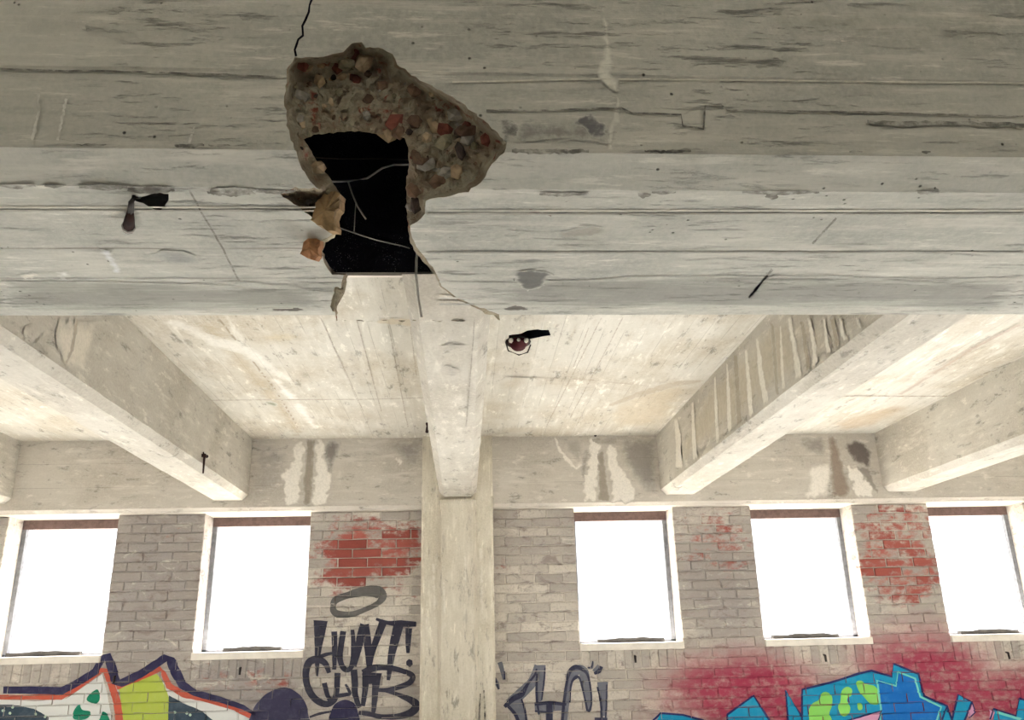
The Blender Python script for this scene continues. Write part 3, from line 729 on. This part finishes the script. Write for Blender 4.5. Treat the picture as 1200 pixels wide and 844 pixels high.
sr('stain_shade', [(682, 520), (692, 528), (688, 560), (682, 575), (679, 550)], (120, 110, 102), alpha=.7, feather=.03)
sr('lime_crust', [(690, 515), (689, 532), (687, 551), (683, 572), (684, 590), (701, 590), (702, 545), (706, 526), (700, 512)], CR, alpha=.9, feather=.02, jag=.05)
sr('lime_crust', [(712, 516), (724, 524), (726, 545), (736, 560), (744, 572), (742, 590), (715, 590), (710, 545)], CR, alpha=.9, feather=.02, jag=.05)
sr('rust_run', [(700, 528), (708, 528), (715, 590), (701, 590)], BRN, alpha=.75, feather=.02)
sr('stain_shade', [(690, 508), (728, 508), (722, 524), (695, 522)], (140, 128, 112), alpha=.6, feather=.03)
sr('stain_shade', [(926, 506), (974, 506), (966, 540), (942, 534)], (130, 120, 108), alpha=.65, feather=.05)
sr('lime_crust', [(946, 548), (960, 540), (974, 540), (977, 590), (942, 590)], CR, alpha=.85, feather=.03, jag=.05)
sr('lime_crust', [(992, 542), (1008, 550), (1021, 568), (1027, 590), (1001, 590)], CR, alpha=.85, feather=.02, jag=.05)
sr('rust_run', [(967, 506), (980, 508), (1002, 590), (974, 590)], (138, 112, 90), alpha=.8, feather=.03)
sr('stain_shade', [(985, 520), (1008, 512), (1024, 530), (1020, 552), (998, 543)], (98, 82, 76), alpha=.9, feather=.03)
sr('stain_shade', [(1000, 545), (1018, 548), (1030, 575), (1030, 592), (1020, 570)], (128, 116, 106), alpha=.7, feather=.02)
# soffit
so = lambda n, p, c, **k: film(n, ceil_, S_SOF, p, c, **k)
ss = lambda n, p, w, c, **k: streak(n, ceil_, S_SOF, p, w, c, **k)
ss('water_stain', [(232, 372), (270, 410), (310, 455), (335, 485), (352, 512)], [22, 26, 26, 22, 16], (186, 164, 124), alpha=.6, feather=.08, rgh=.6, scale=12)
ss('water_stain', [(255, 372), (290, 415), (325, 460), (352, 505)], 4, (150, 124, 92), alpha=.75, feather=.02, scale=20)
ss('lime_crust', [(190, 374), (215, 382), (245, 398), (285, 408), (310, 425), (330, 440), (350, 452)], [10, 14, 16, 16, 16, 12, 8], (230, 226, 216), alpha=.5, feather=.06, rgh=.6, scale=9)
ss('lime_crust', [(318, 440), (345, 470), (372, 505)], [14, 18, 14], (234, 230, 222), alpha=.8, feather=.05, scale=12)
so('moss_patch', [(306, 470), (318, 468), (330, 474), (326, 478), (312, 475)], (112, 128, 88), alpha=.7, feather=.03)
so('water_stain', [(295, 392), (330, 385), (365, 395), (345, 402), (310, 402)], (206, 182, 132), alpha=.5, feather=.06)
ss('joint_line', [(246, 469), (330, 468), (420, 468), (498, 466)], 1.3, (150, 130, 106), alpha=.55, feather=.01, scale=30)
ss('joint_line', [(592, 441), (680, 444), (760, 452)], 1.3, (170, 150, 124), alpha=.5, feather=.01)
ss('joint_line', [(958, 464), (1030, 464), (1110, 464)], 1.4, (140, 116, 96), alpha=.7, feather=.01)
for a, b in (((377, 374), (426, 482)), ((418, 374), (447, 482)), ((455, 380), (478, 500)), ((480, 374), (488, 440)), ((690, 384), (672, 430)), ((705, 372), (640, 500)), ((730, 372), (668, 490))):
    ss('board_line', [a, ((a[0] + b[0]) / 2, (a[1] + b[1]) / 2), b], 1.3, (150, 130, 106), alpha=.6, feather=.006)
so('water_stain', [(705, 484), (730, 466), (765, 452), (818, 446), (812, 462), (782, 496), (740, 503), (712, 500)], (200, 176, 136), alpha=.5, feather=.1, rgh=.6, scale=10)
ss('water_stain', [(712, 476), (748, 462), (790, 450), (822, 446)], [4, 8, 8, 4], (176, 152, 116), alpha=.5, feather=.04, scale=14)
so('water_stain', [(640, 380), (650, 372), (662, 378), (650, 388)], (214, 190, 140), alpha=.5, feather=.04)
so('water_stain', [(578, 450), (600, 440), (625, 430), (620, 450), (590, 466)], (190, 172, 140), alpha=.45, feather=.06)
so('water_stain', [(585, 500), (640, 498), (640, 508), (580, 508)], (190, 172, 140), alpha=.45, feather=.06)
so('water_stain', [(968, 496), (1010, 484), (1045, 472), (1075, 475), (1030, 498), (985, 508)], (188, 158, 118), alpha=.65, feather=.08, scale=10)
ss('water_stain', [(1052, 464), (1090, 440), (1140, 408), (1199, 378)], [5, 6, 6, 6], (176, 146, 124), alpha=.6, feather=.03)
ss('water_stain', [(440, 376), (470, 376), (495, 380)], [6, 10, 10], (206, 180, 130), alpha=.5, feather=.04)
# beams
S_B3 = surf(0, 1.626, -1, 'beam'); S_B1 = surf(0, -1.741, 1, 'beam'); S_B4 = surf(0, 3.526, -1, 'beam')
film('water_stain', B[3], S_B3, [(905, 372), (1010, 372), (985, 420), (930, 460), (860, 510), (800, 548), (796, 520), (830, 450)], (186, 172, 142), alpha=.75, feather=.08, rgh=.7, scale=8, jag=.004)
for a, b, w in (((852, 425), (856, 515), 5), ((874, 408), (882, 500), 6), ((887, 396), (900, 488), 7), ((925, 372), (938, 455), 8), ((915, 380), (920, 470), 4), ((948, 372), (958, 445), 7), ((966, 372), (974, 430), 5), ((985, 370), (996, 415), 7), ((1003, 370), (1015, 405), 5), ((838, 440), (842, 522), 4), ((812, 470), (816, 548), 5), ((792, 490), (796, 550), 8)):
    streak('lime_run', B[3], S_B3, [a, ((a[0] + b[0]) / 2 + random.uniform(-2, 2), (a[1] + b[1]) / 2), b], [w * .6, w, w * 1.2], (226, 219, 202), alpha=.75, feather=.03, scale=18)
for a, b, w in (((905, 378), (912, 470), 5), ((940, 374), (950, 450), 6), ((975, 372), (985, 425), 6), ((862, 415), (868, 508), 6)):
    streak('rust_run', B[3], S_B3, [a, b], w, (164, 146, 114), alpha=.6, feather=.03)
film('lime_crust', B[1], S_B1, [(62, 372), (118, 372), (112, 400), (100, 440), (92, 452), (70, 434), (64, 410)], (222, 212, 190), alpha=.8, feather=.05)
streak('rust_run', B[1], S_B1, [(90, 373), (84, 410), (74, 437)], [5, 5, 3], (176, 158, 134), alpha=.7, feather=.02)
film('lime_crust', B[1], S_B1, [(10, 374), (40, 374), (52, 415), (40, 420), (20, 402)], (218, 208, 188), alpha=.5, feather=.06)
film('water_stain', B[1], S_B1, [(125, 440), (160, 460), (200, 500), (190, 520), (150, 490)], (176, 166, 146), alpha=.5, feather=.1)
film('stain_shade', B[2], S_BU, [(512, 400), (545, 398), (547, 410), (518, 414)], (150, 142, 128), alpha=.5, feather=.04, rgh=.8)
film('stain_shade', B[2], S_BU, [(520, 425), (545, 430), (547, 442), (515, 442)], (150, 142, 128), alpha=.5, feather=.04, rgh=.8)
streak('board_line', B[2], S_BU, [(556, 372), (552, 430), (546, 500)], 1.5, (140, 134, 120), alpha=.7, feather=.006)
film('stain_shade', B[4], S_B4, [(1040, 470), (1110, 440), (1199, 400), (1199, 420), (1100, 470), (1050, 500)], (186, 172, 148), alpha=.5, feather=.1)
# column: pale drips
for a, b, w in (((520, 680), (522, 760), 4), ((545, 650), (546, 700), 4), ((508, 660), (510, 740), 5), ((564, 640), (566, 760), 6), ((500, 700), (501, 800), 4)):
    sf2 = surf(1, 6.816 if 515 < a[0] < 556 else 6.856, -1, 'strip' if 515 < a[0] < 556 else 'column')
    streak('lime_run', COL, sf2, [a, ((a[0] + b[0]) / 2, (a[1] + b[1]) / 2), b], [w, w, w * .5], (224, 216, 198), alpha=.7, feather=.02)
for o in list(COL.children):
    if o.name.startswith('lime_run'): o.matrix_parent_inverse = Matrix.Translation((.06, -7.0, 0))
# girder: splits, dirt along the edges, scrapes, drips
def gf(n, p, c, **k): gchild(film(n, None, S_GF, p, c, **k))
def gst(n, p, w, c, **k): gchild(streak(n, None, S_GF, p, w, c, **k))
def gu(n, p, c, **k): gchild(film(n, None, S_GU, p, c, **k))
def gus(n, p, w, c, **k): gchild(streak(n, None, S_GU, p, w, c, **k))
BK = (44, 40, 38)
gst('split', [(0, 81), (60, 83), (130, 84), (200, 86), (280, 89), (333, 91)], 2.2, BK, alpha=.8, feather=.003, jag=.004)
gst('scrape', [(530, 97), (700, 93), (900, 95), (1199, 98)], 1.8, (216, 214, 202), alpha=.8, feather=.003, jag=.003)
gst('split', [(570, 130), (640, 130), (728, 127), (740, 133), (798, 135), (800, 148), (825, 152)], 2, BK, alpha=.8, feather=.003, jag=.004)
gst('split', [(824, 152), (826, 124), (844, 123), (852, 130), (1000, 132), (1199, 137)], 2, (60, 56, 52), alpha=.75, feather=.003, jag=.004)
gst('scrape', [(1016, 143), (1060, 146), (1130, 145), (1199, 148)], [4, 6, 5, 5], (60, 58, 54), alpha=.8, feather=.006)
gf('stain_shade', [(672, 138), (690, 133), (716, 148), (712, 162), (690, 163), (676, 150)], (30, 26, 58), alpha=.7, feather=.015, rgh=1.0, scale=30)
gf('stain_shade', [(572, 133), (610, 140), (614, 160), (590, 165)], (66, 62, 66), alpha=.7, feather=.02, rgh=1.0, scale=40)
gf('stain_shade', [(600, 135), (720, 136), (722, 168), (600, 170)], (104, 100, 98), alpha=.6, feather=.03, rgh=.9)
gst('lime_run', [(703, -6), (710, 30), (713, 68), (709, 90), (719, 97), (725, 120), (716, 150), (715, 176)], [7, 9, 14, 18, 16, 9, 8, 9], (226, 226, 216), alpha=.75, feather=.012, scale=18)
gst('scrape', [(966, 28), (1000, 22), (1060, 28)], [3, 9, 3], (56, 54, 48), alpha=.75, feather=.01, rgh=.9)
for p in ([(45, 110), (46, 130), (38, 165)], [(78, 116), (73, 140), (68, 165)], [(228, 148), (222, 168)]): gst('scrape', p, 3, (222, 222, 216), alpha=.8, feather=.006)
gf('stain_shade', [(0, -5), (330, -5), (338, 40), (200, 60), (100, 70), (0, 60)], (124, 124, 110), alpha=.4, feather=.1)  # this and the next: dimmer light at the front's top, painted darker
gf('stain_shade', [(850, -5), (1199, -5), (1199, 80), (1000, 70), (900, 50)], (118, 116, 96), alpha=.45, feather=.12)
for a, b, y, w in ((90, 125, 170, 3), (205, 240, 171, 5), (245, 270, 171, 3), (600, 690, 177, 7), (755, 810, 177, 4), (995, 1010, 178, 4), (1080, 1090, 178, 4)):
    gst('edge_dirt', [(a, y), ((a + b) / 2, y + 1), (b, y)], [w * .5, w, w * .4], BK, alpha=.75, feather=.004, rgh=.9)
for a, b, y, w in ((0, 42, 217, 6), (52, 75, 217, 4), (92, 150, 218, 7), (150, 205, 221, 10), (244, 300, 223, 12), (300, 345, 223, 5), (632, 690, 226, 5), (748, 762, 227, 7), (764, 792, 225, 4), (870, 960, 225, 5), (898, 912, 229, 8), (1075, 1100, 225, 5)):
    gus('edge_dirt', [(a, y), ((a + b) / 2, y + 1), (b, y)], [w * .5, w, w * .4], (72, 62, 54), alpha=.75, feather=.006, rgh=.9)
gus('split', [(222, 222), (240, 255), (262, 292), (278, 325), (294, 350)], 2.2, (104, 98, 90), alpha=.7, feather=.004)
gus('split', [(980, 255), (952, 285)], 2.4, (92, 88, 80), alpha=.7, feather=.004)
gus('split', [(905, 315), (878, 348)], 3, (96, 92, 86), alpha=.7, feather=.004)
for y, c, a in ((242, (206, 200, 184), .5), (246, (136, 130, 120), .6), (291, (130, 126, 118), .7), (326, (134, 132, 126), .6), (345, (190, 186, 176), .4), (352, (120, 118, 112), .5)):
    gus('board_line', [(500 if 242 < y < 300 else 515, y + 4), (750, y + 4), (1000, y + 4), (1199, y + 4)], 2, c, alpha=a, feather=.004, rgh=.8, scale=8, stretch=(.4, 3, 1))
    gus('board_line', [(0, y), (150, y), (260, y), (370, y)], 2, c, alpha=a, feather=.004, rgh=.8, scale=8, stretch=(.4, 3, 1))
gu('stain_shade', [(165, 296), (205, 288), (242, 300), (238, 312), (200, 312)], (134, 136, 138), alpha=.55, feather=.03)
gu('scrape', [(112, 290), (130, 292), (145, 318), (135, 326), (125, 306)], (226, 228, 232), alpha=.7, feather=.02)
gu('scrape', [(15, 322), (40, 316), (52, 324), (30, 328)], (238, 232, 220), alpha=.8, feather=.02)
gu('scrape', [(62, 322), (75, 312), (86, 322), (74, 330)], (228, 228, 226), alpha=.7, feather=.02)
gu('stain_shade', [(600, 318), (628, 313), (646, 320), (640, 334), (618, 342), (606, 334)], (88, 88, 88), alpha=.85, feather=.02)
gus('split', [(602, 326), (610, 344), (622, 352)], 3, (60, 58, 56), alpha=.8, feather=.004)
for a, b, y in ((276, 305, 361), (318, 358, 363), (590, 620, 362)): gus('edge_dirt', [(a, y), ((a + b) / 2, y - 2), (b, y)], [3, 8, 3], (76, 66, 60), alpha=.8, feather=.01)
gu('stain_shade', [(645, 272), (690, 262), (720, 268), (705, 276), (660, 280)], (146, 142, 132), alpha=.6, feather=.02)
gus('stain_shade', [(620, 246), (634, 248), (646, 252)], [3, 4, 2], (110, 62, 54), alpha=.9, feather=.003)
gu('stain_shade', [(520, 330), (800, 318), (1199, 322), (1199, 364), (800, 364), (600, 362)], (128, 128, 124), alpha=.7, feather=.06, rgh=.8, scale=6, stretch=(.3, 3, 1))  # this and the next: greyer band along the underside's far edge
gu('stain_shade', [(0, 326), (200, 326), (380, 330), (386, 364), (200, 366), (0, 368)], (128, 128, 122), alpha=.7, feather=.06, rgh=.8, scale=6, stretch=(.3, 3, 1))

# ================================================================== GRAFFITI: paint lying on bricks and joints
def clip_tri(poly, x0, x1, z0, z1):
    for ax, lim, sg in ((0, x0, 1), (0, x1, -1), (1, z0, 1), (1, z1, -1)):
        out = []
        for i in range(len(poly)):
            a, b = poly[i - 1], poly[i]; da, db = (a[ax] - lim) * sg, (b[ax] - lim) * sg
            if (da >= 0) != (db >= 0):
                t = da / (da - db); out.append((a[0] + (b[0] - a[0]) * t, a[1] + (b[1] - a[1]) * t))
            if db >= 0: out.append(b)
        poly = out
        if len(poly) < 3: return []
    return poly
def paint(name, parent, outlines, c, layer, jag=.004, alpha=1.0):
    V, F = [], []
    def add(p, y):
        o = len(V); V.extend((q[0], y, q[1]) for q in p); F.append(tuple(range(o, o + len(p))))
    for px in outlines:
        P = [hit(*q, 1, Y_BRICK) for q in px]; P = [(q.x, q.z) for q in P]
        if jag: P = rough(P, .03, jag, layer)
        v, f = cdt([], [P])
        for t in f:
            if not inside(cen(v, t), P): continue
            T = [v[i] for i in t]; bx0, bx1 = min(q[0] for q in T), max(q[0] for q in T); bz0, bz1 = min(q[1] for q in T), max(q[1] for q in T)
            if abs((T[1][0] - T[0][0]) * (T[2][1] - T[0][1]) - (T[2][0] - T[0][0]) * (T[1][1] - T[0][1])) < 1e-8: continue
            add(T, Y_MORT - .0006 - layer * .0004)
            for (x0, x1, z0, z1, y) in BR:
                if x1 < bx0 or x0 > bx1 or z1 < bz0 or z0 > bz1: continue
                p = clip_tri(T, x0 + .0055, x1 - .0055, z0 + .0055, z1 - .0055)
                if len(p) >= 3: add(p, y - .0022 - layer * .0004)
    k = ('paint', c, alpha)
    if k not in _film:
        t = NT('spray_paint_%d_%d_%d' % c); n = t.noise(t.pos, 30, 4, .6); n2 = t.noise(t.pos, 6, 3)
        t.b.inputs['Roughness'].default_value = .6
        _film[k] = t.col(t.mix(t.rng(t.math('MULTIPLY_ADD', n, .6, t.math('MULTIPLY', n2, .5)), .5, .75, 0, .6), srgb(c), srgb(tuple(min(255, q * .78 + 44) for q in c))))
    return mesh(name, V, F, _film[k], parent)
NAVY, INK, ORG, WHT, GRN, LIME, TEAL = (40, 38, 74), (46, 46, 62), (188, 84, 64), (214, 216, 214), (0, 122, 92), (172, 188, 76), (48, 66, 82)
def Z(l, ox, oy, s): return [(ox + a / s, oy + b / s) for a, b in l]
# --- left mural
ml = empty('graffiti_mural', hit(150, 844, 1, Y_BRICK)); ml.location.z = 0
tag(ml, 'graffiti mural with orange and navy outlines, white and lime fills, left of photo', 'graffiti')
def under(o, e): o.parent = e; o.matrix_parent_inverse = Matrix.Translation(-Vector(e.location)); return o
def mp(n, outs, c, layer, e, **k):
    if n in ('lime_blob', 'green_drop', 'blot'): outs = [smooth(o, None, True)[0] for o in outs]
    for i, o in enumerate(outs): under(paint(n, None, [o], c, layer + i * .06, **k), e)
mp('white_fill', [[(-40, 818), (40, 822), (78, 819), (120, 790), (126, 815), (136, 870), (-40, 870)], [(184, 795), (205, 808), (240, 817), (270, 826), (300, 838), (330, 856), (180, 856)]], WHT, 1, ml)
mp('lime_fill', [[(140, 806), (165, 796), (184, 790), (192, 802), (200, 822), (205, 870), (146, 870)]], LIME, 2, ml)
mp('teal_fill', [[(-40, 826), (14, 826), (40, 831), (56, 840), (62, 870), (-40, 870)], [(198, 815), (214, 824), (236, 833), (252, 846), (262, 870), (196, 870)]], TEAL, 3, ml)
mp('green_drop', [[(114, 808), (117, 815), (116, 822), (111, 825), (102, 821), (104, 815)], [(93, 826), (97, 832), (106, 834), (104, 841), (95, 844), (86, 842), (87, 833)], [(121, 834), (127, 839), (129, 850), (116, 850), (118, 840)]], GRN, 4, ml, jag=.002)
mp('orange_outline', [ribbon([(-40, 817), (30, 817), (72, 817), (90, 806), (118, 786), (124, 786), (131, 803), (137, 822), (143, 865)], [5, 6, 7, 7, 7, 7, 8, 9, 9]), ribbon([(137, 806), (165, 794), (188, 784), (192, 790), (198, 804), (215, 814), (245, 821), (275, 830), (300, 842), (330, 858)], [5, 6, 6, 6, 8, 7, 6, 6, 7, 7])], ORG, 5, ml)
mp('navy_outline', [ribbon([(4, 809), (40, 809), (72, 810), (88, 802), (112, 787), (120, 771), (126, 769), (131, 782), (136, 799), (142, 801), (165, 790), (194, 771), (200, 774), (206, 788), (214, 803), (228, 812), (258, 820), (285, 829), (300, 838)], [8, 9, 9, 8, 8, 8, 10, 11, 11, 9, 9, 9, 11, 12, 10, 8, 7, 6, 3])], NAVY, 6, ml)
dots = []
for x, y in ((219, 836), (223, 838), (205, 835), (4, 833), (12, 836), (15, 829), (42, 837), (53, 840)):
    dots.append([(x + 1.8 * math.cos(a), y + 1.8 * math.sin(a)) for a in (0, 1, 2, 3.1, 4.2, 5.2)])
mp('white_dot', dots, (190, 210, 190), 7, ml, jag=0)
# --- dark round blot
bb = empty('graffiti_blot', hit(328, 844, 1, Y_BRICK)); bb.location.z = 0
tag(bb, 'dark navy round paint blot on bricks left of the HUNT CLUB tag', 'graffiti')
mp('blot', [[(295, 836), (305, 820), (318, 810), (333, 806), (347, 811), (357, 822), (361, 836), (361, 870), (290, 870)]], (54, 52, 80), 6, bb)
# --- HUNT! CLUB
hc = empty('graffiti_tag', hit(425, 844, 1, Y_BRICK)); hc.location.z = 0
tag(hc, 'black spray-painted tag reading HUNT! CLUB on whitewashed bricks by the column', 'graffiti')
s = 5.147; q = lambda *L: Z(L, 330, 680, s)
W = lambda *a: [w / s for w in a]
mp('letter_stroke', [
    sribbon(q((236, 245), (230, 320), (222, 400), (216, 480), (214, 580)), W(86, 66, 44, 30, 14)),
    sribbon(q((225, 465), (265, 450), (310, 440)), W(22, 22, 16)),
    sribbon(q((318, 310), (320, 400), (318, 540)), W(36, 32, 24)),
    sribbon(q((372, 308), (360, 390), (352, 470), (372, 530), (405, 540), (428, 500), (434, 400), (428, 300)), W(36, 34, 34, 32, 30, 32, 30, 22)),
    sribbon(q((500, 268), (478, 340), (462, 420), (436, 520)), W(52, 50, 40, 30)),
    sribbon(q((500, 268), (516, 360), (524, 450), (528, 540)), W(54, 48, 40, 26)),
    sribbon(q((528, 540), (545, 440), (580, 340), (612, 255)), W(26, 34, 42, 48)),
    sribbon(q((570, 235), (640, 258), (720, 262), (812, 266)), W(16, 24, 40, 30)),
    sribbon(q((708, 265), (684, 360), (662, 460), (644, 604)), W(62, 56, 42, 20)),
    sribbon(q((768, 290), (764, 370), (762, 440)), W(40, 34, 18)),
    q((752, 490), (768, 476), (788, 484), (792, 508), (774, 526), (752, 512)),
    # CLUB
    sribbon(q((288, 560), (262, 500), (210, 478), (164, 500), (146, 570), (160, 650), (196, 710), (250, 745), (300, 740), (330, 690), (338, 560)), W(24, 36, 44, 46, 40, 40, 42, 40, 36, 34, 36)),
    sribbon(q((258, 620), (276, 690), (300, 740)), W(30, 28, 26)),
    sribbon(q((330, 700), (390, 690), (412, 680), (386, 628)), W(24, 24, 20, 14)),
    sribbon(q((436, 540), (442, 620), (444, 690), (470, 770)), W(40, 40, 36, 26)),
    sribbon(q((508, 560), (504, 660), (490, 760)), W(44, 36, 26)),
    sribbon(q((575, 560), (566, 660), (556, 780), (550, 800)), W(60, 40, 28, 20)),
    sribbon(q((490, 560), (560, 530), (640, 528), (730, 548), (790, 578), (770, 620), (700, 648), (630, 664), (560, 660)), W(40, 40, 34, 30, 34, 34, 30, 26, 20)),
    sribbon(q((620, 664), (700, 690), (790, 730), (812, 760), (780, 800), (700, 822), (600, 824), (520, 806), (465, 800)), W(22, 24, 44, 52, 46, 36, 30, 30, 24)),
    sribbon(q((500, 590), (590, 595)), W(76, 60)),
    sribbon(q((170, 826), (230, 805), (300, 792)), W(12, 16, 12))], INK, 8, hc, jag=.003)
mp('blot', [q((295, 860), (300, 790), (330, 742), (385, 722), (440, 745), (462, 800), (458, 860))], (44, 42, 74), 9, hc)
hl = empty('graffiti_ring', hit(420, 722, 1, Y_BRICK)); hl.location.z = 0
tag(hl, 'smudged grey spray-painted oval ring above the HUNT CLUB tag', 'graffiti')
mp('ring', [sribbon(q((310, 150), (330, 118), (400, 92), (500, 68), (580, 72), (610, 100), (580, 140), (500, 180), (420, 206), (340, 205), (312, 180), (312, 140)), W(34, 44, 40, 60, 76, 50, 30, 30, 34, 44, 40, 24))], (92, 90, 88), 7, hl, alpha=.8)
# --- tag right of the column
tr = empty('graffiti_tag', hit(650, 844, 1, Y_BRICK)); tr.location.z = 0
tag(tr, 'dark hollow-stroke letter tag on pale bricks right of the column', 'graffiti')
s = 7.059; q = lambda *L: Z(L, 570, 740, s)
mp('letter_fill', [
    sribbon(q((110, 255), (130, 320), (145, 400)), W(40, 36, 20)), sribbon(q((70, 390), (90, 440), (104, 480)), W(26, 36, 14)),
    sribbon(q((440, 290), (380, 420), (280, 520), (190, 600)), W(90, 80, 90, 80)), sribbon(q((450, 280), (450, 400), (430, 590), (434, 690)), W(80, 70, 44, 14)),
    sribbon(q((230, 580), (270, 660), (300, 760)), W(120, 110, 90)),
    sribbon(q((400, 630), (520, 620), (680, 630)), W(80, 84, 40)), sribbon(q((520, 620), (520, 760)), W(66, 56)),
    sribbon(q((640, 760), (660, 580), (690, 400), (730, 330), (800, 330), (820, 440), (850, 660)), W(50, 54, 60, 80, 80, 84, 34)),
    sribbon(q((960, 420), (965, 560), (970, 700)), W(90, 66, 40)), sribbon(q((900, 725), (1000, 725)), W(22, 22)),
    sribbon(q((880, 250), (870, 300), (840, 300)), W(14, 24, 14)), sribbon(q((900, 340), (940, 290)), W(60, 50))], (106, 108, 120), 6, tr, jag=.003, alpha=.9)
mp('letter_outline', [
    sribbon(q((150, 625), (220, 560), (290, 520), (340, 440), (400, 360), (415, 310)), W(30, 44, 50, 22, 16, 14)), sribbon(q((418, 350), (414, 480), (420, 590), (436, 690)), W(18, 18, 20, 10)),
    sribbon(q((484, 300), (476, 420), (456, 570)), W(12, 14, 12)), sribbon(q((180, 620), (240, 690), (270, 760)), W(26, 28, 26)), sribbon(q((290, 560), (320, 660), (330, 760)), W(14, 16, 16)),
    sribbon(q((400, 605), (520, 592), (660, 606)), W(26, 30, 22)), sribbon(q((400, 660), (500, 668)), W(14, 14)), sribbon(q((520, 600), (520, 760)), W(50, 52)),
    sribbon(q((625, 760), (640, 600), (665, 420), (690, 330), (740, 295), (800, 320), (840, 370), (862, 480), (868, 600), (845, 668)), W(26, 24, 22, 34, 36, 26, 18, 14, 14, 24)),
    sribbon(q((690, 590), (700, 440), (740, 380), (775, 400), (810, 540), (835, 660)), W(12, 14, 30, 14, 14, 20)),
    sribbon(q((918, 460), (945, 580), (955, 720)), W(16, 18, 20)), sribbon(q((995, 440), (992, 600), (985, 720)), W(12, 14, 16)), sribbon(q((895, 725), (1000, 728)), W(24, 24)),
    sribbon(q((880, 245), (868, 295), (835, 300)), W(8, 14, 10)), sribbon(q((890, 350), (930, 330), (950, 290)), W(20, 36, 30)), sribbon(q((150, 330), (150, 400)), W(10, 14)), sribbon(q((70, 380), (100, 480)), W(12, 12))], (42, 44, 68), 9, tr, jag=.002)
# --- right mural
mr_ = empty('graffiti_mural', hit(1000, 844, 1, Y_BRICK)); mr_.location.z = 0
tag(mr_, 'bright blue and lime graffiti lettering with navy outlines, right of photo', 'graffiti')
BLU, CYN, DBL = (0, 140, 184), (110, 206, 196), (0, 104, 188)
s1 = lambda *L: Z(L, 830, 760, 6.316); s2 = lambda *L: Z(L, 1000, 760, 6.0)
ARCH = s1((695, 305)) + s1((900, 255)) + s1((1140, 180)) + s2((0, 188), (125, 157), (270, 200), (278, 108), (455, 180), (495, 335), (655, 405), (690, 520), (690, 640)) + [(950, 870), (940, 846), (940, 808)]
mp('blue_fill', [s1((135, 490), (335, 350), (460, 531), (520, 700), (135, 700)), s1((572, 305), (690, 500), (720, 700), (600, 700)), ARCH, s2((735, 325), (830, 375), (780, 504), (760, 640), (670, 640)), s2((990, 425), (1140, 475), (1165, 350), (1400, 420), (1400, 640), (980, 640)), [(773, 836), (800, 838), (835, 848), (850, 875), (760, 875)]], BLU, 3, mr_, jag=.002)
mp('deep_blue_fill', [s2((180, 215), (300, 270), (315, 180), (430, 215), (465, 340), (610, 410), (600, 504), (600, 640), (195, 640), (192, 400))], DBL, 4, mr_, jag=.002)
mp('lime_blob', [s1((745, 531), (745, 450), (775, 405), (820, 380), (840, 330), (880, 325), (915, 360), (912, 430), (895, 480), (915, 540), (910, 640), (745, 640)), s1((960, 440), (975, 395), (985, 320), (1020, 285), (1060, 300), (1060, 345), (1025, 380), (1050, 440), (1035, 490), (990, 500)), s1((1095, 250), (1130, 240), (1170, 265), (1230, 280), (1270, 340), (1260, 410), (1200, 410), (1150, 360), (1110, 310)), s1((1105, 410), (1135, 410), (1138, 450), (1110, 455))], (136, 210, 96), 5, mr_, jag=.003)
mp('cyan_line', [ribbon(s2((190, 640), (192, 420), (165, 225), (300, 265), (312, 165), (432, 212), (468, 340), (615, 412), (580, 520)), [2.4] * 9), ribbon(s2((1010, 450), (1110, 480), (1180, 500)), [3, 3, 3])], CYN, 6, mr_, jag=0)
mp('pink_fill', [s1((1050, 531), (1180, 490), (1275, 465), (1262, 560), (1100, 600)), s2((835, 385), (855, 450), (820, 485), (808, 470)), s2((960, 430), (995, 450), (970, 504), (955, 500))], (206, 150, 184), 6, mr_, jag=0)
OUT = ribbon(s1((140, 560), (140, 490), (335, 350), (450, 531), (500, 640)), [2.6] * 5), ribbon(s1((596, 640), (572, 310), (690, 505), (695, 560)), [2.4] * 4), ribbon(s1((692, 500), (695, 305), (900, 255), (1140, 180)) + s2((0, 188), (125, 157), (270, 200), (278, 108), (455, 180), (495, 335), (655, 405), (620, 504), (600, 560)), [2.6] * 13), \
    ribbon(s2((655, 405), (690, 500), (700, 600)), [2.4] * 3), ribbon(s2((690, 504), (735, 325), (830, 375), (780, 504), (760, 560)), [2.4] * 5), ribbon(s2((830, 375), (855, 450), (815, 490)), [1.5] * 3), ribbon(s2((960, 500), (985, 425), (1140, 475), (1165, 350), (1400, 430)), [2.4] * 5), ribbon(s1((1010, 540), (1180, 490), (1280, 460), (1250, 560)), [2] * 4), ribbon([(760, 850), (774, 836), (800, 838), (838, 848)], [2.4] * 4)
mp('navy_outline', list(OUT), (26, 34, 92), 8, mr_, jag=.0015)
# --- two dark strokes low on the column
cs = empty('graffiti_strokes', hit(565, 844, 1, 6.85)); cs.location.z = 0
tag(cs, 'two thin black paint strokes low on the concrete column', 'graffiti')
for p in ([(563, 813), (562, 830), (561, 860)], [(567, 809), (568, 830), (569, 860)]):
    o = streak('stroke', None, surf(1, 6.853, -1, 'column'), p, [1.4, 2.2, 2.6], (36, 36, 44), alpha=.95, feather=.002, rgh=.1, jag=0); under(o, cs)
